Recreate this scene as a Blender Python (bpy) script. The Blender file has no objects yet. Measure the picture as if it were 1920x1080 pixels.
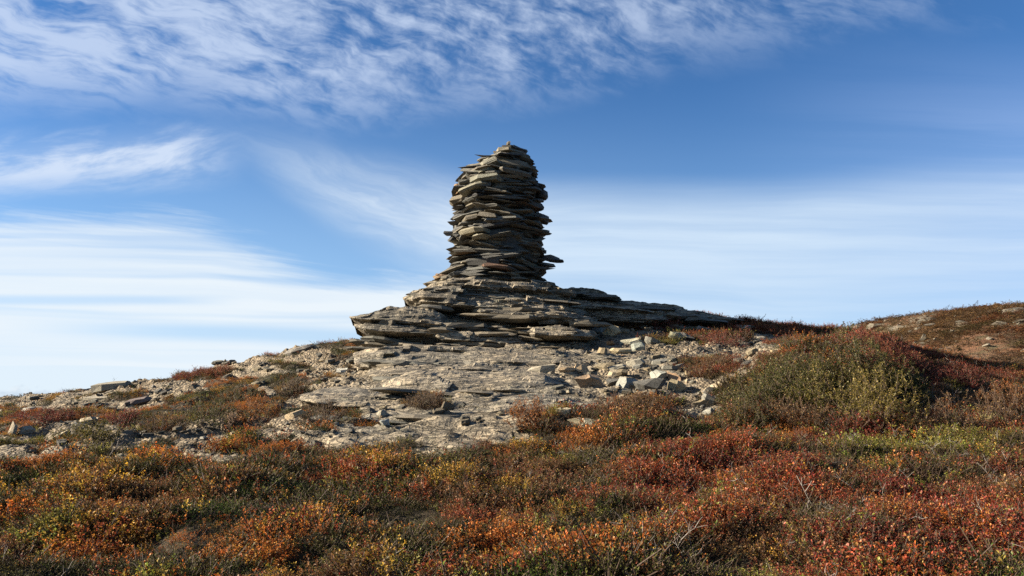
import bpy, math, random
import numpy as np
from mathutils import Vector, Matrix, Euler

random.seed(7)
RNG = np.random.default_rng(11)
scene = bpy.context.scene
COL = scene.collection

# ------------------------------------------------------------------ camera, sky, sun, exposure
F = 1547.0                       # focal length in pixels of a 1920 wide picture
EYE = 1.6
PITCH = math.radians(9.54)
cam = bpy.data.cameras.new("camera")
cam.sensor_width = 36.0
cam.lens = 36.0 * F / 1920.0
cam.clip_end = 9000.0
cam.clip_start = 0.05
cam_ob = bpy.data.objects.new("camera", cam)
cam_ob.location = (0, 0, EYE)
cam_ob.rotation_euler = (math.pi / 2 + PITCH, 0, 0)
COL.objects.link(cam_ob)
scene.camera = cam_ob

SUN_EL = math.radians(21.0)
SUN_AZ = math.radians(-90.0)     # clockwise from +Y: the sun stands to the left
SUN_STRENGTH = 5.0
SKY_STRENGTH = 0.05
EXPOSURE = 1.9
scene.view_settings.view_transform = 'Standard'
scene.view_settings.look = 'None'
scene.view_settings.gamma = 1.0
scene.view_settings.use_curve_mapping = False
scene.view_settings.exposure = EXPOSURE
scene.render.engine = 'CYCLES'
scene.cycles.max_bounces = 5
scene.cycles.diffuse_bounces = 2
scene.cycles.glossy_bounces = 2
scene.cycles.transmission_bounces = 2
scene.cycles.transparent_max_bounces = 4
scene.cycles.use_denoising = False


class S:
    """a tiny wrapper so that shader maths can be written as expressions"""
    nt = None

    def __init__(self, sock):
        self.s = sock

    @staticmethod
    def put(inp, v):
        if isinstance(v, S):
            S.nt.links.new(v.s, inp)
        elif isinstance(v, (tuple, list)):
            inp.default_value = tuple(v) if len(v) == len(inp.default_value) else tuple(v) + (1.0,)
        else:
            inp.default_value = v

    @staticmethod
    def m(op, *a, clamp=False):
        n = S.nt.nodes.new('ShaderNodeMath')
        n.operation = op
        n.use_clamp = clamp
        for i, v in enumerate(a):
            S.put(n.inputs[i], v)
        return S(n.outputs[0])

    def __add__(self, o): return S.m('ADD', self, o)
    __radd__ = __add__
    def __sub__(self, o): return S.m('SUBTRACT', self, o)
    def __rsub__(self, o): return S.m('SUBTRACT', o, self)
    def __mul__(self, o): return S.m('MULTIPLY', self, o)
    __rmul__ = __mul__
    def __truediv__(self, o): return S.m('DIVIDE', self, o)


def smooth(v, a, b):
    n = S.nt.nodes.new('ShaderNodeMapRange')
    n.interpolation_type = 'SMOOTHSTEP'
    S.put(n.inputs['Value'], v)
    S.put(n.inputs['From Min'], a)
    S.put(n.inputs['From Max'], b)
    return S(n.outputs[0])


def clamp01(v):
    return S.m('ADD', v, 0.0, clamp=True)


def vec(x, y, z=0.0):
    n = S.nt.nodes.new('ShaderNodeCombineXYZ')
    for i, v in enumerate((x, y, z)):
        S.put(n.inputs[i], v)
    return S(n.outputs[0])


def noise_tex(v, scale=1.0, detail=4.0, rough=0.55, dist=0.0):
    n = S.nt.nodes.new('ShaderNodeTexNoise')
    S.put(n.inputs['Vector'], v)
    n.inputs['Scale'].default_value = scale
    n.inputs['Detail'].default_value = detail
    n.inputs['Roughness'].default_value = rough
    n.inputs['Distortion'].default_value = dist
    return S(n.outputs[0])


def vmul(v, t):
    n = S.nt.nodes.new('ShaderNodeVectorMath')
    n.operation = 'MULTIPLY'
    S.put(n.inputs[0], v)
    S.put(n.inputs[1], t)
    return S(n.outputs[0])


def vadd(v, t):
    n = S.nt.nodes.new('ShaderNodeVectorMath')
    n.operation = 'ADD'
    S.put(n.inputs[0], v)
    S.put(n.inputs[1], t)
    return S(n.outputs[0])


def sep(v):
    n = S.nt.nodes.new('ShaderNodeSeparateXYZ')
    S.put(n.inputs[0], v)
    return S(n.outputs[0]), S(n.outputs[1]), S(n.outputs[2])


def mixc(fac, a, b, blend='MIX'):
    n = S.nt.nodes.new('ShaderNodeMix')
    n.data_type = 'RGBA'
    n.blend_type = blend
    n.clamp_factor = True
    S.put(n.inputs[0], fac)
    S.put(n.inputs[6], a)
    S.put(n.inputs[7], b)
    return S(n.outputs[2])


def attr(name, kind='GEOMETRY'):
    n = S.nt.nodes.new('ShaderNodeAttribute')
    n.attribute_type = kind
    n.attribute_name = name
    return n


def build_world():
    w = bpy.data.worlds.new("World")
    scene.world = w
    w.use_nodes = True
    nt = w.node_tree
    S.nt = nt
    bg = nt.nodes['Background']
    bg.inputs[1].default_value = SKY_STRENGTH
    sky = nt.nodes.new('ShaderNodeTexSky')
    sky.sky_type = 'NISHITA'
    sky.sun_disc = False
    sky.sun_elevation = SUN_EL
    sky.sun_rotation = SUN_AZ % (2 * math.pi)
    sky.air_density = 1.0
    sky.dust_density = 0.3
    sky.ozone_density = 3.0
    sky.altitude = 900
    K = 1.0 / (SKY_STRENGTH * 2 ** EXPOSURE)          # a cloud value of 1 shows as white
    tc = nt.nodes.new('ShaderNodeTexCoord')
    d = S(tc.outputs['Generated'])
    x, y, z = sep(d)
    u = S.m('ARCTAN2', x, y)
    cu_ = S.m('COSINE', S.m('MAXIMUM', S.m('MINIMUM', u, 0.9), -0.9))
    v = S.m('ARCSINE', z) / cu_
    base = mixc(1.0, S(sky.outputs[0]), (0.378, 0.622, 0.835), 'MULTIPLY')
    wob = noise_tex(vec(u * 2.2, v * 6.0, 3.1), 1.0, 3, 0.5) - 0.5
    wob2 = noise_tex(vec(u * 7, v * 16.0, 9.1), 1.0, 4, 0.55) - 0.5
    # whitening towards the horizon, stronger on the sun's side
    side = smooth(u, 0.55, -0.75)
    hz = smooth(v, 0.44, 0.04)
    haze = clamp01(hz * (0.42 + 0.32 * side) * (0.30 + 0.70 * smooth(S.m('ABSOLUTE', u), 2.3, 0.8)))
    col = mixc(haze, base, (K * 0.52, K * 0.76, K * 1.0))
    # ---- low, smooth stratus streaks (horizontal)
    st = noise_tex(vec(u * 1.1 + wob * 0.3, v * 22.0 + wob * 2.0 + u * 0.5, 1.7), 1.0, 4, 0.5)
    st2 = noise_tex(vec(u * 3.0 + wob2 * 0.6, v * 75.0 + wob * 3.0 + u * 1.5, 3.9), 1.0, 5, 0.6)
    st = smooth(st * 0.7 + st2 * 0.3, 0.36, 0.64)
    # right band: fairly sharp top edge at about 17 degrees
    top = 0.300 + wob * 0.015 + wob2 * 0.008 + 0.03 * smooth(u, 0.25, 0.6)
    rb = smooth(v, top + 0.010, top - 0.050) * smooth(u, -0.16, 0.05) * smooth(u, 2.0, 0.75)
    a_right = clamp01(rb * (0.40 + 0.20 * smooth(v, 0.15, 0.23) + 0.38 * st) * (1.0 - 0.35 * smooth(u, 0.2, 0.62)))
    # left bank: thick white from about 15 degrees down
    ltop = 0.262 + wob2 * 0.02 + wob * 0.015 - 0.075 * smooth(u, -0.42, -0.20)
    fib0 = noise_tex(vec(u * 4.0 + wob2, v * 60.0 + u * 9.0, 4.0), 1.0, 5, 0.62)
    lb = smooth(v + (fib0 - 0.5) * 0.075, ltop + 0.006, ltop - 0.036)
    gaps = smooth(noise_tex(vec(u * 1.0 + wob * 0.4, v * 34.0 + u * 1.0 + wob * 1.2, 6.35), 1.0, 3, 0.5), 0.36, 0.56)
    a_left = clamp01(lb * smooth(u, 0.16, -0.10) * smooth(u, -2.4, -1.2) * (0.34 + 0.46 * gaps + 0.22 * st))
    gap = smooth(S.m('ABSOLUTE', v - 0.110 - wob * 0.012 + 0.03 * (u + 0.3)), 0.018, 0.002) * smooth(u, -0.60, -0.36) * smooth(u, -0.05, -0.16)
    gap2 = smooth(S.m('ABSOLUTE', v - 0.152 - wob * 0.010), 0.010, 0.001) * smooth(u, -0.30, -0.42)
    a_left = a_left * (1.0 - 0.62 * gap) * (1.0 - 0.5 * gap2)
    bank = smooth(v, 0.098 + wob2 * 0.010, 0.076) * smooth(u, 0.0, -0.2)
    a_left = S.m('MAXIMUM', a_left, bank * 0.80)
    # ---- wispy cirrus fan, descending to the right
    ca, sa = math.cos(0.36), math.sin(0.36)
    du, dv = u + 0.19, v - 0.280
    a1 = du * ca - dv * sa
    b1 = du * sa + dv * ca
    b1 = b1 + wob * 0.02 - a1 * a1 * 0.5
    wid = 0.030 + 0.05 * smooth(a1, -0.22, 0.10)
    fan = smooth(S.m('ABSOLUTE', b1) / wid, 1.0, 0.0) * smooth(a1, -0.24, 0.10) * smooth(a1, 0.26, 0.10)
    fib = noise_tex(vec(a1 * 5.0 + wob2 * 0.6, b1 * 34.0 + wob2 * 1.6, 2.2), 1.0, 5, 0.6)
    a_fan = clamp01(fan * (0.42 + 0.75 * smooth(fib, 0.30, 0.75)))
    # ---- puffy streak on the left
    ds = v - 0.322 - 0.06 * (u + 0.5) - wob2 * 0.02
    sm = smooth(S.m('ABSOLUTE', ds), 0.054, 0.004) * smooth(u, -0.31, -0.42)
    pf = noise_tex(vec(u * 11.0 + v * 3.0, v * 34.0 - u * 7.0, 4.4), 1.0, 6, 0.58, 0.3)
    a_str = clamp01(sm * (0.25 + 0.85 * smooth(pf, 0.36, 0.64)))
    # ---- rippled altocumulus overhead, bands descending to the right
    low = 0.398 + 0.088 * smooth(u, -0.15, 0.58) - 0.02 * smooth(u, -0.40, -0.22) * smooth(u, -0.05, -0.2) + 0.75 * smooth(u, 0.50, 1.5) + wob * 0.09 + wob2 * 0.05
    am = smooth(v, low - 0.040, low + 0.065) * (0.25 + 0.75 * smooth(z, 0.86, 0.62))
    cb, sb = math.cos(0.33), math.sin(0.33)
    al = u * cb - v * sb
    ac_ = u * sb + v * cb
    warp = noise_tex(vec(u * 5.0, v * 8.0, 0.4), 1.0, 3, 0.5) - 0.5
    warp2 = noise_tex(vec(u * 12.0, v * 18.0, 6.4), 1.0, 3, 0.5) - 0.5
    r1 = noise_tex(vec(al * 13.0 + warp * 1.0, ac_ * 62.0 + warp * 3.0 + warp2 * 2.2, 7.7), 1.0, 6, 0.60)
    r2 = noise_tex(vec(al * 30.0 + warp2 * 1.0, ac_ * 46.0 + warp2 * 1.5, 3.3), 1.0, 5, 0.58)
    big = noise_tex(vec(al * 4.5 + 0.6, ac_ * 12.0 + warp * 2.0, 5.5), 1.0, 4, 0.5)
    rl = smooth(u, -0.10, -0.40)
    cover = r1 * (0.34 + 0.20 * rl) + r2 * (0.34 - 0.18 * rl) + big * 0.36 + 0.050 * rl - 0.02 * smooth(u, 0.05, 0.5)
    a_ac = clamp01(am * smooth(cover, 0.41, 0.65) * (0.88 - 0.44 * smooth(u, -0.02, 0.42)))
    # thin veil on the far right
    veil = smooth(u, 0.22, 0.62) * smooth(v, 0.50, 0.30) * smooth(u, 2.0, 0.8) * 0.30 * (0.6 + 0.8 * st)
    white = (K * 0.80, K * 0.90, K * 1.0)
    col = mixc(veil, col, (K * 0.50, K * 0.64, K * 0.96))
    col = mixc(a_right, col, (K * 0.70, K * 0.84, K * 0.985))
    col = mixc(a_left, col, (K * 0.84, K * 0.92, K * 0.985))
    col = mixc(a_fan * 0.75, col, white)
    col = mixc(a_str * 0.85, col, (K * 0.72, K * 0.82, K * 0.98))
    col = mixc(a_ac * 0.88, col, (K * 0.63, K * 0.745, K * 0.95))
    # small far cumulus on the left horizon
    cu = noise_tex(vec(u * 24, v * 30, 1.1), 1.0, 5, 0.6)
    cm = smooth(v, 0.044 + 0.050 * (cu - 0.42), 0.038 + 0.050 * (cu - 0.42)) * smooth(u, -0.45, -0.475)
    cl = noise_tex(vec(u * 50, v * 60, 8.1), 1.0, 4, 0.6)
    col = mixc(cm * 0.55, col, mixc(smooth(cl, 0.35, 0.65), (K * 0.52, K * 0.64, K * 0.78), (K * 0.85, K * 0.90, K * 0.95)))
    nt.links.new(col.s, bg.inputs[0])


build_world()
sun = bpy.data.lights.new("sun", 'SUN')
sun.energy = SUN_STRENGTH
sun.angle = math.radians(0.53)
sun.color = (1.0, 0.90, 0.74)
sun_ob = bpy.data.objects.new("sun", sun)
SDIR = Vector((math.sin(SUN_AZ) * math.cos(SUN_EL), math.cos(SUN_AZ) * math.cos(SUN_EL), math.sin(SUN_EL)))
sun_ob.rotation_euler = SDIR.to_track_quat('Z', 'Y').to_euler()
sun_ob.location = SDIR * 60
COL.objects.link(sun_ob)

# ------------------------------------------------------------------ pixel <-> world
CP, SP = math.cos(PITCH), math.sin(PITCH)


def at(px, py, Y):
    dx = (px - 960) / F
    dv = -(py - 540) / F
    wy, wz = CP - dv * SP, SP + dv * CP
    k = Y / wy
    return Vector((dx * k, Y, EYE + wz * k))


def proj(x, y, z):
    zz = z - EYE
    dep = np.maximum(y * CP + zz * SP, 0.05)
    up = -y * SP + zz * CP
    return 960 + F * x / dep, 540 - F * up / dep


# ------------------------------------------------------------------ numpy noise
_perm = np.random.default_rng(3).permutation(256)
_perm = np.concatenate([_perm, _perm, _perm])
_grad = np.random.default_rng(4).normal(size=(256, 3))
_grad /= np.linalg.norm(_grad, axis=1)[:, None]


def perlin(x, y, z=0.0):
    x, y, z = np.broadcast_arrays(np.asarray(x, float), np.asarray(y, float), np.asarray(z, float))
    xi, yi, zi = np.floor(x).astype(int), np.floor(y).astype(int), np.floor(z).astype(int)
    xf, yf, zf = x - xi, y - yi, z - zi
    fade = lambda t: t * t * t * (t * (t * 6 - 15) + 10)
    u, v, w = fade(xf), fade(yf), fade(zf)
    out = 0
    for i in (0, 1):
        for j in (0, 1):
            for k in (0, 1):
                h = _perm[_perm[_perm[(xi + i) & 255] + ((yi + j) & 255)] + ((zi + k) & 255)]
                g = _grad[h]
                dd = g[..., 0] * (xf - i) + g[..., 1] * (yf - j) + g[..., 2] * (zf - k)
                out = out + dd * (u if i else 1 - u) * (v if j else 1 - v) * (w if k else 1 - w)
    return out * 1.6


def fbm(x, y, z=0.0, o=4, r=0.5):
    a, s, t = 1.0, 1.0, 0.0
    for i in range(o):
        t = t + a * perlin(x * s + 17.3 * i, y * s - 9.1 * i, np.asarray(z) * s + 3.7 * i)
        a *= r
        s *= 2.03
    return t


def sstep(v, a, b):
    t = np.clip((v - a) / (b - a), 0, 1)
    return t * t * (3 - 2 * t)


# ------------------------------------------------------------------ ground height from control points
CTRL = [  # pixel x, pixel y, distance: points of the ground read from the photograph
    (0, 752, 20), (100, 745, 19.5), (200, 732, 19), (300, 719, 18.5), (400, 699, 18), (500, 674, 17.5), (590, 652, 17.2),
    (660, 640, 16.8), (760, 622, 17.2), (850, 604, 17.5), (960, 596, 17.8), (1050, 590, 17.8), (1140, 588, 17.8),
    (1280, 594, 18), (1360, 602, 18), (1450, 612, 18.2), (1590, 628, 18.5), (1700, 658, 17.3), (1800, 694, 15.6), (1920, 744, 13.8),
    (0, 1080, 4.8), (0, 950, 6.4), (0, 870, 8.2), (0, 820, 10.4), (0, 790, 13), (0, 770, 16.5),
    (300, 1080, 4.7), (300, 980, 5.7), (300, 900, 7.1), (300, 830, 9.1), (300, 780, 11.5), (300, 750, 14.2),
    (600, 1080, 4.65), (600, 980, 5.6), (600, 880, 7.3), (600, 800, 9.4), (600, 760, 11), (600, 720, 12.8), (600, 680, 15),
    (960, 1080, 4.6), (960, 1000, 5.4), (960, 900, 6.9), (960, 850, 7.9), (960, 800, 9.0), (960, 760, 10.2), (960, 730, 11.2), (960, 700, 12.4), (960, 665, 14), (960, 645, 15),
    (1150, 790, 9.2), (1150, 740, 10.8), (1150, 700, 12.2), (1150, 660, 14), (1150, 632, 15.5), (1150, 608, 16.8),
    (1300, 1080, 4.5), (1300, 980, 5.5), (1300, 880, 7.1), (1300, 800, 8.8), (1300, 740, 10.6), (1300, 700, 12), (1300, 655, 14.2), (1300, 620, 16.5),
    (1500, 860, 7.5), (1500, 785, 9.2), (1500, 730, 10.6), (1500, 684, 12.6), (1500, 648, 15.4),
    (1700, 1080, 4.4), (1700, 960, 5.7), (1700, 860, 7.3), (1700, 810, 8.5), (1700, 785, 9.6), (1700, 742, 11.4), (1700, 704, 13.6),
    (1920, 1080, 4.35), (1920, 960, 5.6), (1920, 860, 7.2), (1920, 815, 8.3), (1920, 802, 9.3), (1920, 770, 10.8), (1920, 756, 12.2),
    # the farther hill on the right
    (1590, 616, 44), (1700, 609, 45), (1800, 600, 45), (1860, 588, 43), (1920, 578, 41), (2050, 568, 41), (1920, 640, 29), (1790, 650, 30), (1700, 630, 36), (2100, 650, 27),
]
P = [tuple(at(*c)) for c in CTRL]
for px, py, Y in CTRL[:20]:      # beyond the skyline the ground falls away
    if px < 1450:
        p = at(px, py, Y)
        P.append((p.x * 1.3, Y + 6, p.z - 1.6))
        P.append((p.x * 1.9, Y + 18, p.z - 5.0))
for px, py in ((1590, 690), (1700, 700), (1800, 720), (1920, 750)):
    P.append(tuple(at(px, py, 23.5)))
P += [(0, 0, 0.0), (-4, 0, -0.05), (4, 0, 0.05), (-12, 0, -0.6), (12, 0, 0.2), (0, -8, -1.1), (-12, -8, -1.8), (12, -8, -0.9),
      (0, 2.2, 0.12), (-3, 2.2, .08), (3, 2.2, .16), (-14, 6, -.3), (14, 6, 0.9), (-20, 16, 0.5), (18, 12, 1.3), (26, 20, 1.6),
      (-35, 10, -2), (-45, 40, -6), (-10, 60, -7), (12, 62, -3), (30, 62, 2), (45, 45, 5), (45, 20, 2.0), (-30, -30, -6), (30, -30, -5), (0, -40, -6), (60, 0, 0), (-60, 0, -7)]
P = np.array(P)
_c = 1.3


def _ker(ax, ay, bx, by):
    return np.sqrt((ax - bx) ** 2 + (ay - by) ** 2 + _c * _c)


_A = _ker(P[:, None, 0], P[:, None, 1], P[None, :, 0], P[None, :, 1]) - 0.02 * np.eye(len(P))
_A = np.block([[_A, np.ones((len(P), 1))], [np.ones((1, len(P))), np.zeros((1, 1))]])
_W = np.linalg.solve(_A, np.append(P[:, 2], 0))

MOUND = at(1560, 730, 11.0)
HOLLOW = at(1810, 728, 11.9)


def z_base(x, y):
    x = np.asarray(x, float)
    y = np.asarray(y, float)
    sh = np.broadcast(x, y).shape
    x = np.broadcast_to(x, sh).ravel()
    y = np.broadcast_to(y, sh).ravel()
    out = np.empty(len(x))
    for i in range(0, len(x), 20000):
        xx, yy = x[i:i + 20000], y[i:i + 20000]
        out[i:i + 20000] = _ker(xx[:, None], yy[:, None], P[None, :, 0], P[None, :, 1]) @ _W[:-1] + _W[-1]
    r = np.hypot(x, y - 10)
    k = sstep(r, 55, 140)
    out = out * (1 - k) + k * (-26 + 9 * fbm(x / 260, y / 260, 0.3, 3))
    out = out + 0.44 * np.exp(-(((x - MOUND.x) / 1.25) ** 2 + ((y - MOUND.y) / 1.7) ** 2) ** 1.5)
    out = out - 0.46 * np.exp(-(((x - HOLLOW.x) / 1.15) ** 2 + ((y - HOLLOW.y) / 1.9) ** 2) ** 1.5)
    return out.reshape(sh)


# lower limit (in the photograph) of the bare rock, used to lay out rock and heath on the ground
LX = [-400, 0, 100, 200, 300, 400, 530, 620, 700, 800, 880, 950, 1000, 1080, 1120, 1200, 1300, 1340, 1385, 1450, 1500, 1600, 1700, 2400]
LY = [860, 866, 880, 886, 868, 842, 832, 842, 846, 852, 840, 820, 806, 800, 776, 760, 764, 748, 716, 668, 630, 606, 560, 500]
# islands of plants inside the rock: px, py, rx, ry
ISL = [(70, 783, 75, 13), (150, 778, 60, 9), (228, 787, 45, 12), (300, 792, 70, 22), (385, 770, 75, 22), (438, 742, 48, 14), (370, 706, 55, 10),
       (408, 722, 48, 9), (480, 765, 55, 24), (545, 722, 40, 15), (600, 778, 62, 22), (800, 757, 48, 12), (490, 716, 52, 9), (600, 645, 70, 8),
       (500, 668, 30, 6), (1215, 612, 60, 9), (1280, 603, 70, 9), (1350, 632, 75, 18), (1335, 690, 55, 18), (1370, 612, 60, 8), (20, 800, 30, 25), (20, 770, 30, 8),
       (240, 750, 40, 6), (690, 800, 40, 8), (1240, 640, 35, 6), (1450, 620, 60, 12), (560, 690, 35, 8), (640, 663, 30, 5)]
CREV = [(-10, 0)]


def rock_mask(x, y, z):
    px, py = proj(x, y, z)
    n = fbm(x * 0.9, y * 0.9, 5.0, 4)
    yl = np.interp(px, LX, LY)
    m = sstep(yl - py + n * 52, -16, 18)
    for (cx, cy, rx, ry) in ISL:
        d = np.hypot((px - cx) / rx, (py - cy) / ry)
        m = m * (1 - 0.95 * sstep(d + n * 0.45, 1.15, 0.75))
    mats = sstep(fbm(x * 1.5, y * 1.1, 66.0, 4, 0.6), 0.30, 0.46) * sstep(px, 720, 600)
    m = m * (1 - 0.9 * mats)
    m = np.where(y < 3.0, 0.0, m)
    far = (y > 24)
    hill = sstep(fbm(x * 0.30, y * 0.40, 8.0, 5, 0.65) + 0.3 * fbm(x * 1.3, y * 1.9, 2.0, 3), 0.16, 0.42) * sstep(y, 28, 33)
    return np.where(far, np.maximum(hill * 0.9, 0.0), np.where(px > 1500, m * 0.3, m))


def z_full(x, y):
    z = z_base(x, y)
    m = rock_mask(x, y, z)
    r = np.hypot(x, y - 10)
    near = 1 - sstep(r, 30, 60)
    # ledges of the bedrock
    h = 0.17
    s = (z + 0.035 * x + 0.10 * fbm(x * 0.55, y * 0.55, 1.0, 4)) / h
    fr = s - np.floor(s)
    terr = h * (np.floor(s) + sstep(fr, 0.62, 0.92)) - h * s + h * 0.3
    patch = sstep(fbm(x * 0.35, y * 0.5, 9.0, 3), -0.35, 0.25)
    wx, wy = fbm(x * 0.7, y * 0.9, 51.0, 3), fbm(x * 0.8, y * 0.7, 57.0, 3)
    cxi, cyi = np.floor(x * 0.95 + wx * 0.9 + 0.25 * np.floor(y * 1.7 + wy)), np.floor(y * 1.7 + wy * 0.9)
    plate = perlin(cxi * 3.37 + 0.41, cyi * 2.71 + 0.37, 5.5)
    h2 = 0.055
    s2 = (z + 0.05 * x + 0.05 * fbm(x * 1.6, y * 1.6, 3.0, 3)) / h2
    terr2 = h2 * (np.floor(s2) + sstep(s2 - np.floor(s2), 0.7, 0.95)) - h2 * s2 + h2 * 0.3
    z = z + near * m * (0.95 * terr * (0.35 + 0.65 * patch) + 0.075 * plate + 0.75 * terr2 * patch + 0.05 * fbm(x * 2.2, y * 3.8, 2.0, 5, 0.6) + 0.014 * fbm(x * 14, y * 16, 3.0, 2))
    z = z + near * (1 - m) * (0.12 * fbm(x * 1.1, y * 1.5, 4.0, 3) + 0.04 * fbm(x * 4.2, y * 4.2, 6.0, 2))
    z = z + (1 - near) * 0.25 * fbm(x * .25, y * .25, 4.0, 4)
    return z, m


def ground(x, y):
    return float(z_full(np.array([x]), np.array([y]))[0][0])


def hit(px, py, y0=3.6, y1=60.0):
    Y = np.concatenate([np.arange(y0, 20, 0.02), np.arange(20, y1, 0.1)])
    dx = (px - 960) / F
    dv = -(py - 540) / F
    wy, wz = CP - dv * SP, SP + dv * CP
    X = dx * Y / wy
    Z = EYE + wz * Y / wy
    g = z_full(X, Y)[0]
    k = np.argmax(g >= Z)
    if not (g >= Z).any():
        k = np.argmin(Z - g)
    return Vector((float(X[k]), float(Y[k]), float(g[k])))


def normal_at(x, y, e=0.25):
    zx = z_base(np.array([x - e, x + e, x, x]), np.array([y, y, y - e, y + e]))
    return Vector((-(zx[1] - zx[0]) / (2 * e), -(zx[3] - zx[2]) / (2 * e), 1)).normalized()


# ------------------------------------------------------------------ helpers for objects
def mesh_from(name, verts, faces, mat=None, smooth_=False):
    me = bpy.data.meshes.new(name)
    me.from_pydata([tuple(v) for v in verts], [], [tuple(f) for f in faces])
    if mat:
        me.materials.append(mat)
    if smooth_:
        me.polygons.foreach_set('use_smooth', [True] * len(me.polygons))
    me.update()
    return me


def link(name, data, parent=None, loc=None, rot=None, scl=None):
    o = bpy.data.objects.new(name, data)
    COL.objects.link(o)
    if parent:
        o.parent = parent
    if loc is not None:
        o.location = loc
    if rot is not None:
        o.rotation_euler = rot
    if scl is not None:
        o.scale = scl
    return o


def tag(o, label=None, cat=None, group=None, kind=None):
    if label: o['label'] = label
    if cat: o['category'] = cat
    if group: o['group'] = group
    if kind: o['kind'] = kind
    return o


# ------------------------------------------------------------------ materials
def new_mat(name):
    m = bpy.data.materials.new(name)
    m.use_nodes = True
    nt = m.node_tree
    S.nt = nt
    for n in list(nt.nodes):
        nt.nodes.remove(n)
    out = nt.nodes.new('ShaderNodeOutputMaterial')
    return m, nt, out


def bump(h, strength, dist):
    n = S.nt.nodes.new('ShaderNodeBump')
    n.inputs['Strength'].default_value = strength
    n.inputs['Distance'].default_value = dist
    S.put(n.inputs['Height'], h)
    return S(n.outputs[0])


def principled(col, rough, nrm=None, spec=0.3):
    n = S.nt.nodes.new('ShaderNodeBsdfPrincipled')
    S.put(n.inputs['Base Color'], col)
    S.put(n.inputs['Roughness'], rough)
    n.inputs['Specular IOR Level'].default_value = spec
    if nrm is not None:
        S.put(n.inputs['Normal'], nrm)
    return n


def voro(v, scale, feat='DISTANCE_TO_EDGE'):
    n = S.nt.nodes.new('ShaderNodeTexVoronoi')
    n.feature = feat
    S.put(n.inputs['Vector'], v)
    n.inputs['Scale'].default_value = scale
    return n


def rock_colour(c, tint=None, lichen=1.0):
    """weathered schist: tan and grey bands, lichen, rust, black specks. c = coordinates in metres"""
    x, y, z = sep(c)
    big = noise_tex(c, 0.9, 4, 0.55)
    mid = noise_tex(vadd(c, (3.1, 8.2, 1.3)), 4.5, 5, 0.65)
    fine = noise_tex(vadd(c, (9.1, 2.2, 7.3)), 20.0, 4, 0.65)
    lay = noise_tex(vec(x * 1.6, y * 1.6, z * 26.0 + x * 1.2 + big * 5.0), 1.0, 4, 0.6)
    col = mixc(smooth(mid, 0.35, 0.65), (0.202, 0.164, 0.115), (0.328, 0.261, 0.170))
    col = mixc(smooth(big, 0.46, 0.64) * 0.55, col, (0.168, 0.154, 0.120))
    col = mixc(smooth(lay, 0.50, 0.72) * 0.55, col, (0.109, 0.098, 0.083))
    col = mixc(smooth(noise_tex(vadd(c, (4.4, 1.1, 0.3)), 2.3, 5, 0.7), 0.56, 0.70) * 0.55 * lichen, col, (0.151, 0.156, 0.091))
    col = mixc(smooth(noise_tex(vadd(c, (14.4, 6.1, 2.3)), 1.7, 5, 0.7), 0.62, 0.74) * 0.6, col, (0.227, 0.123, 0.059))
    col = mixc(smooth(noise_tex(vadd(c, (1.4, 16.1, 5.3)), 9.0, 5, 0.65), 0.58, 0.68) * 0.7 * lichen, col, (0.076, 0.072, 0.059))
    col = mixc(smooth(noise_tex(vadd(c, (11.4, 3.1, 15.3)), 21.0, 3, 0.6), 0.64, 0.72) * 0.6 * lichen, col, (0.319, 0.295, 0.237))
    col = mixc(0.22, col, mixc(fine, (0.084, 0.070, 0.055), (0.302, 0.254, 0.186)))
    rn = noise_tex(vec(x * 0.9 + y * 0.25, y * 4.2 - x * 0.3, z * 5.0), 1.0, 5, 0.55, 0.6)
    ridge = smooth(S.m('ABSOLUTE', rn - 0.5), 0.026, 0.006)
    rn2 = noise_tex(vec(x * 2.6 + 5.0, y * 9.0 + x * 1.2, z * 14.0), 1.0, 4, 0.55, 0.6)
    ridge = S.m('MAXIMUM', ridge, smooth(S.m('ABSOLUTE', rn2 - 0.5), 0.024, 0.003) * 0.8)
    crack = S(voro(vec(x * 1.0 + mid * 0.35, y * 1.6 + mid * 0.3, z * 3.0), 1.3).outputs[0])
    ck = S.m('MAXIMUM', smooth(crack, 0.018, 0.0) * 0.8, ridge)
    col = mixc(ck * 0.7, col, (0.042, 0.037, 0.029))
    return col, mid, fine, lay, ck


def make_rock_material():
    m, nt, out = new_mat("bedrock")
    tc = nt.nodes.new('ShaderNodeTexCoord')
    c = S(tc.outputs['Object'])
    col, mid, fine, lay, ck = rock_colour(c)
    h = mid * 0.7 + fine * 0.10 + lay * 0.45 - ck * 0.4
    n = principled(col, 0.88, bump(h, 1.0, 0.09), 0.25)
    nt.links.new(n.outputs[0], out.inputs[0])
    return m


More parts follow.
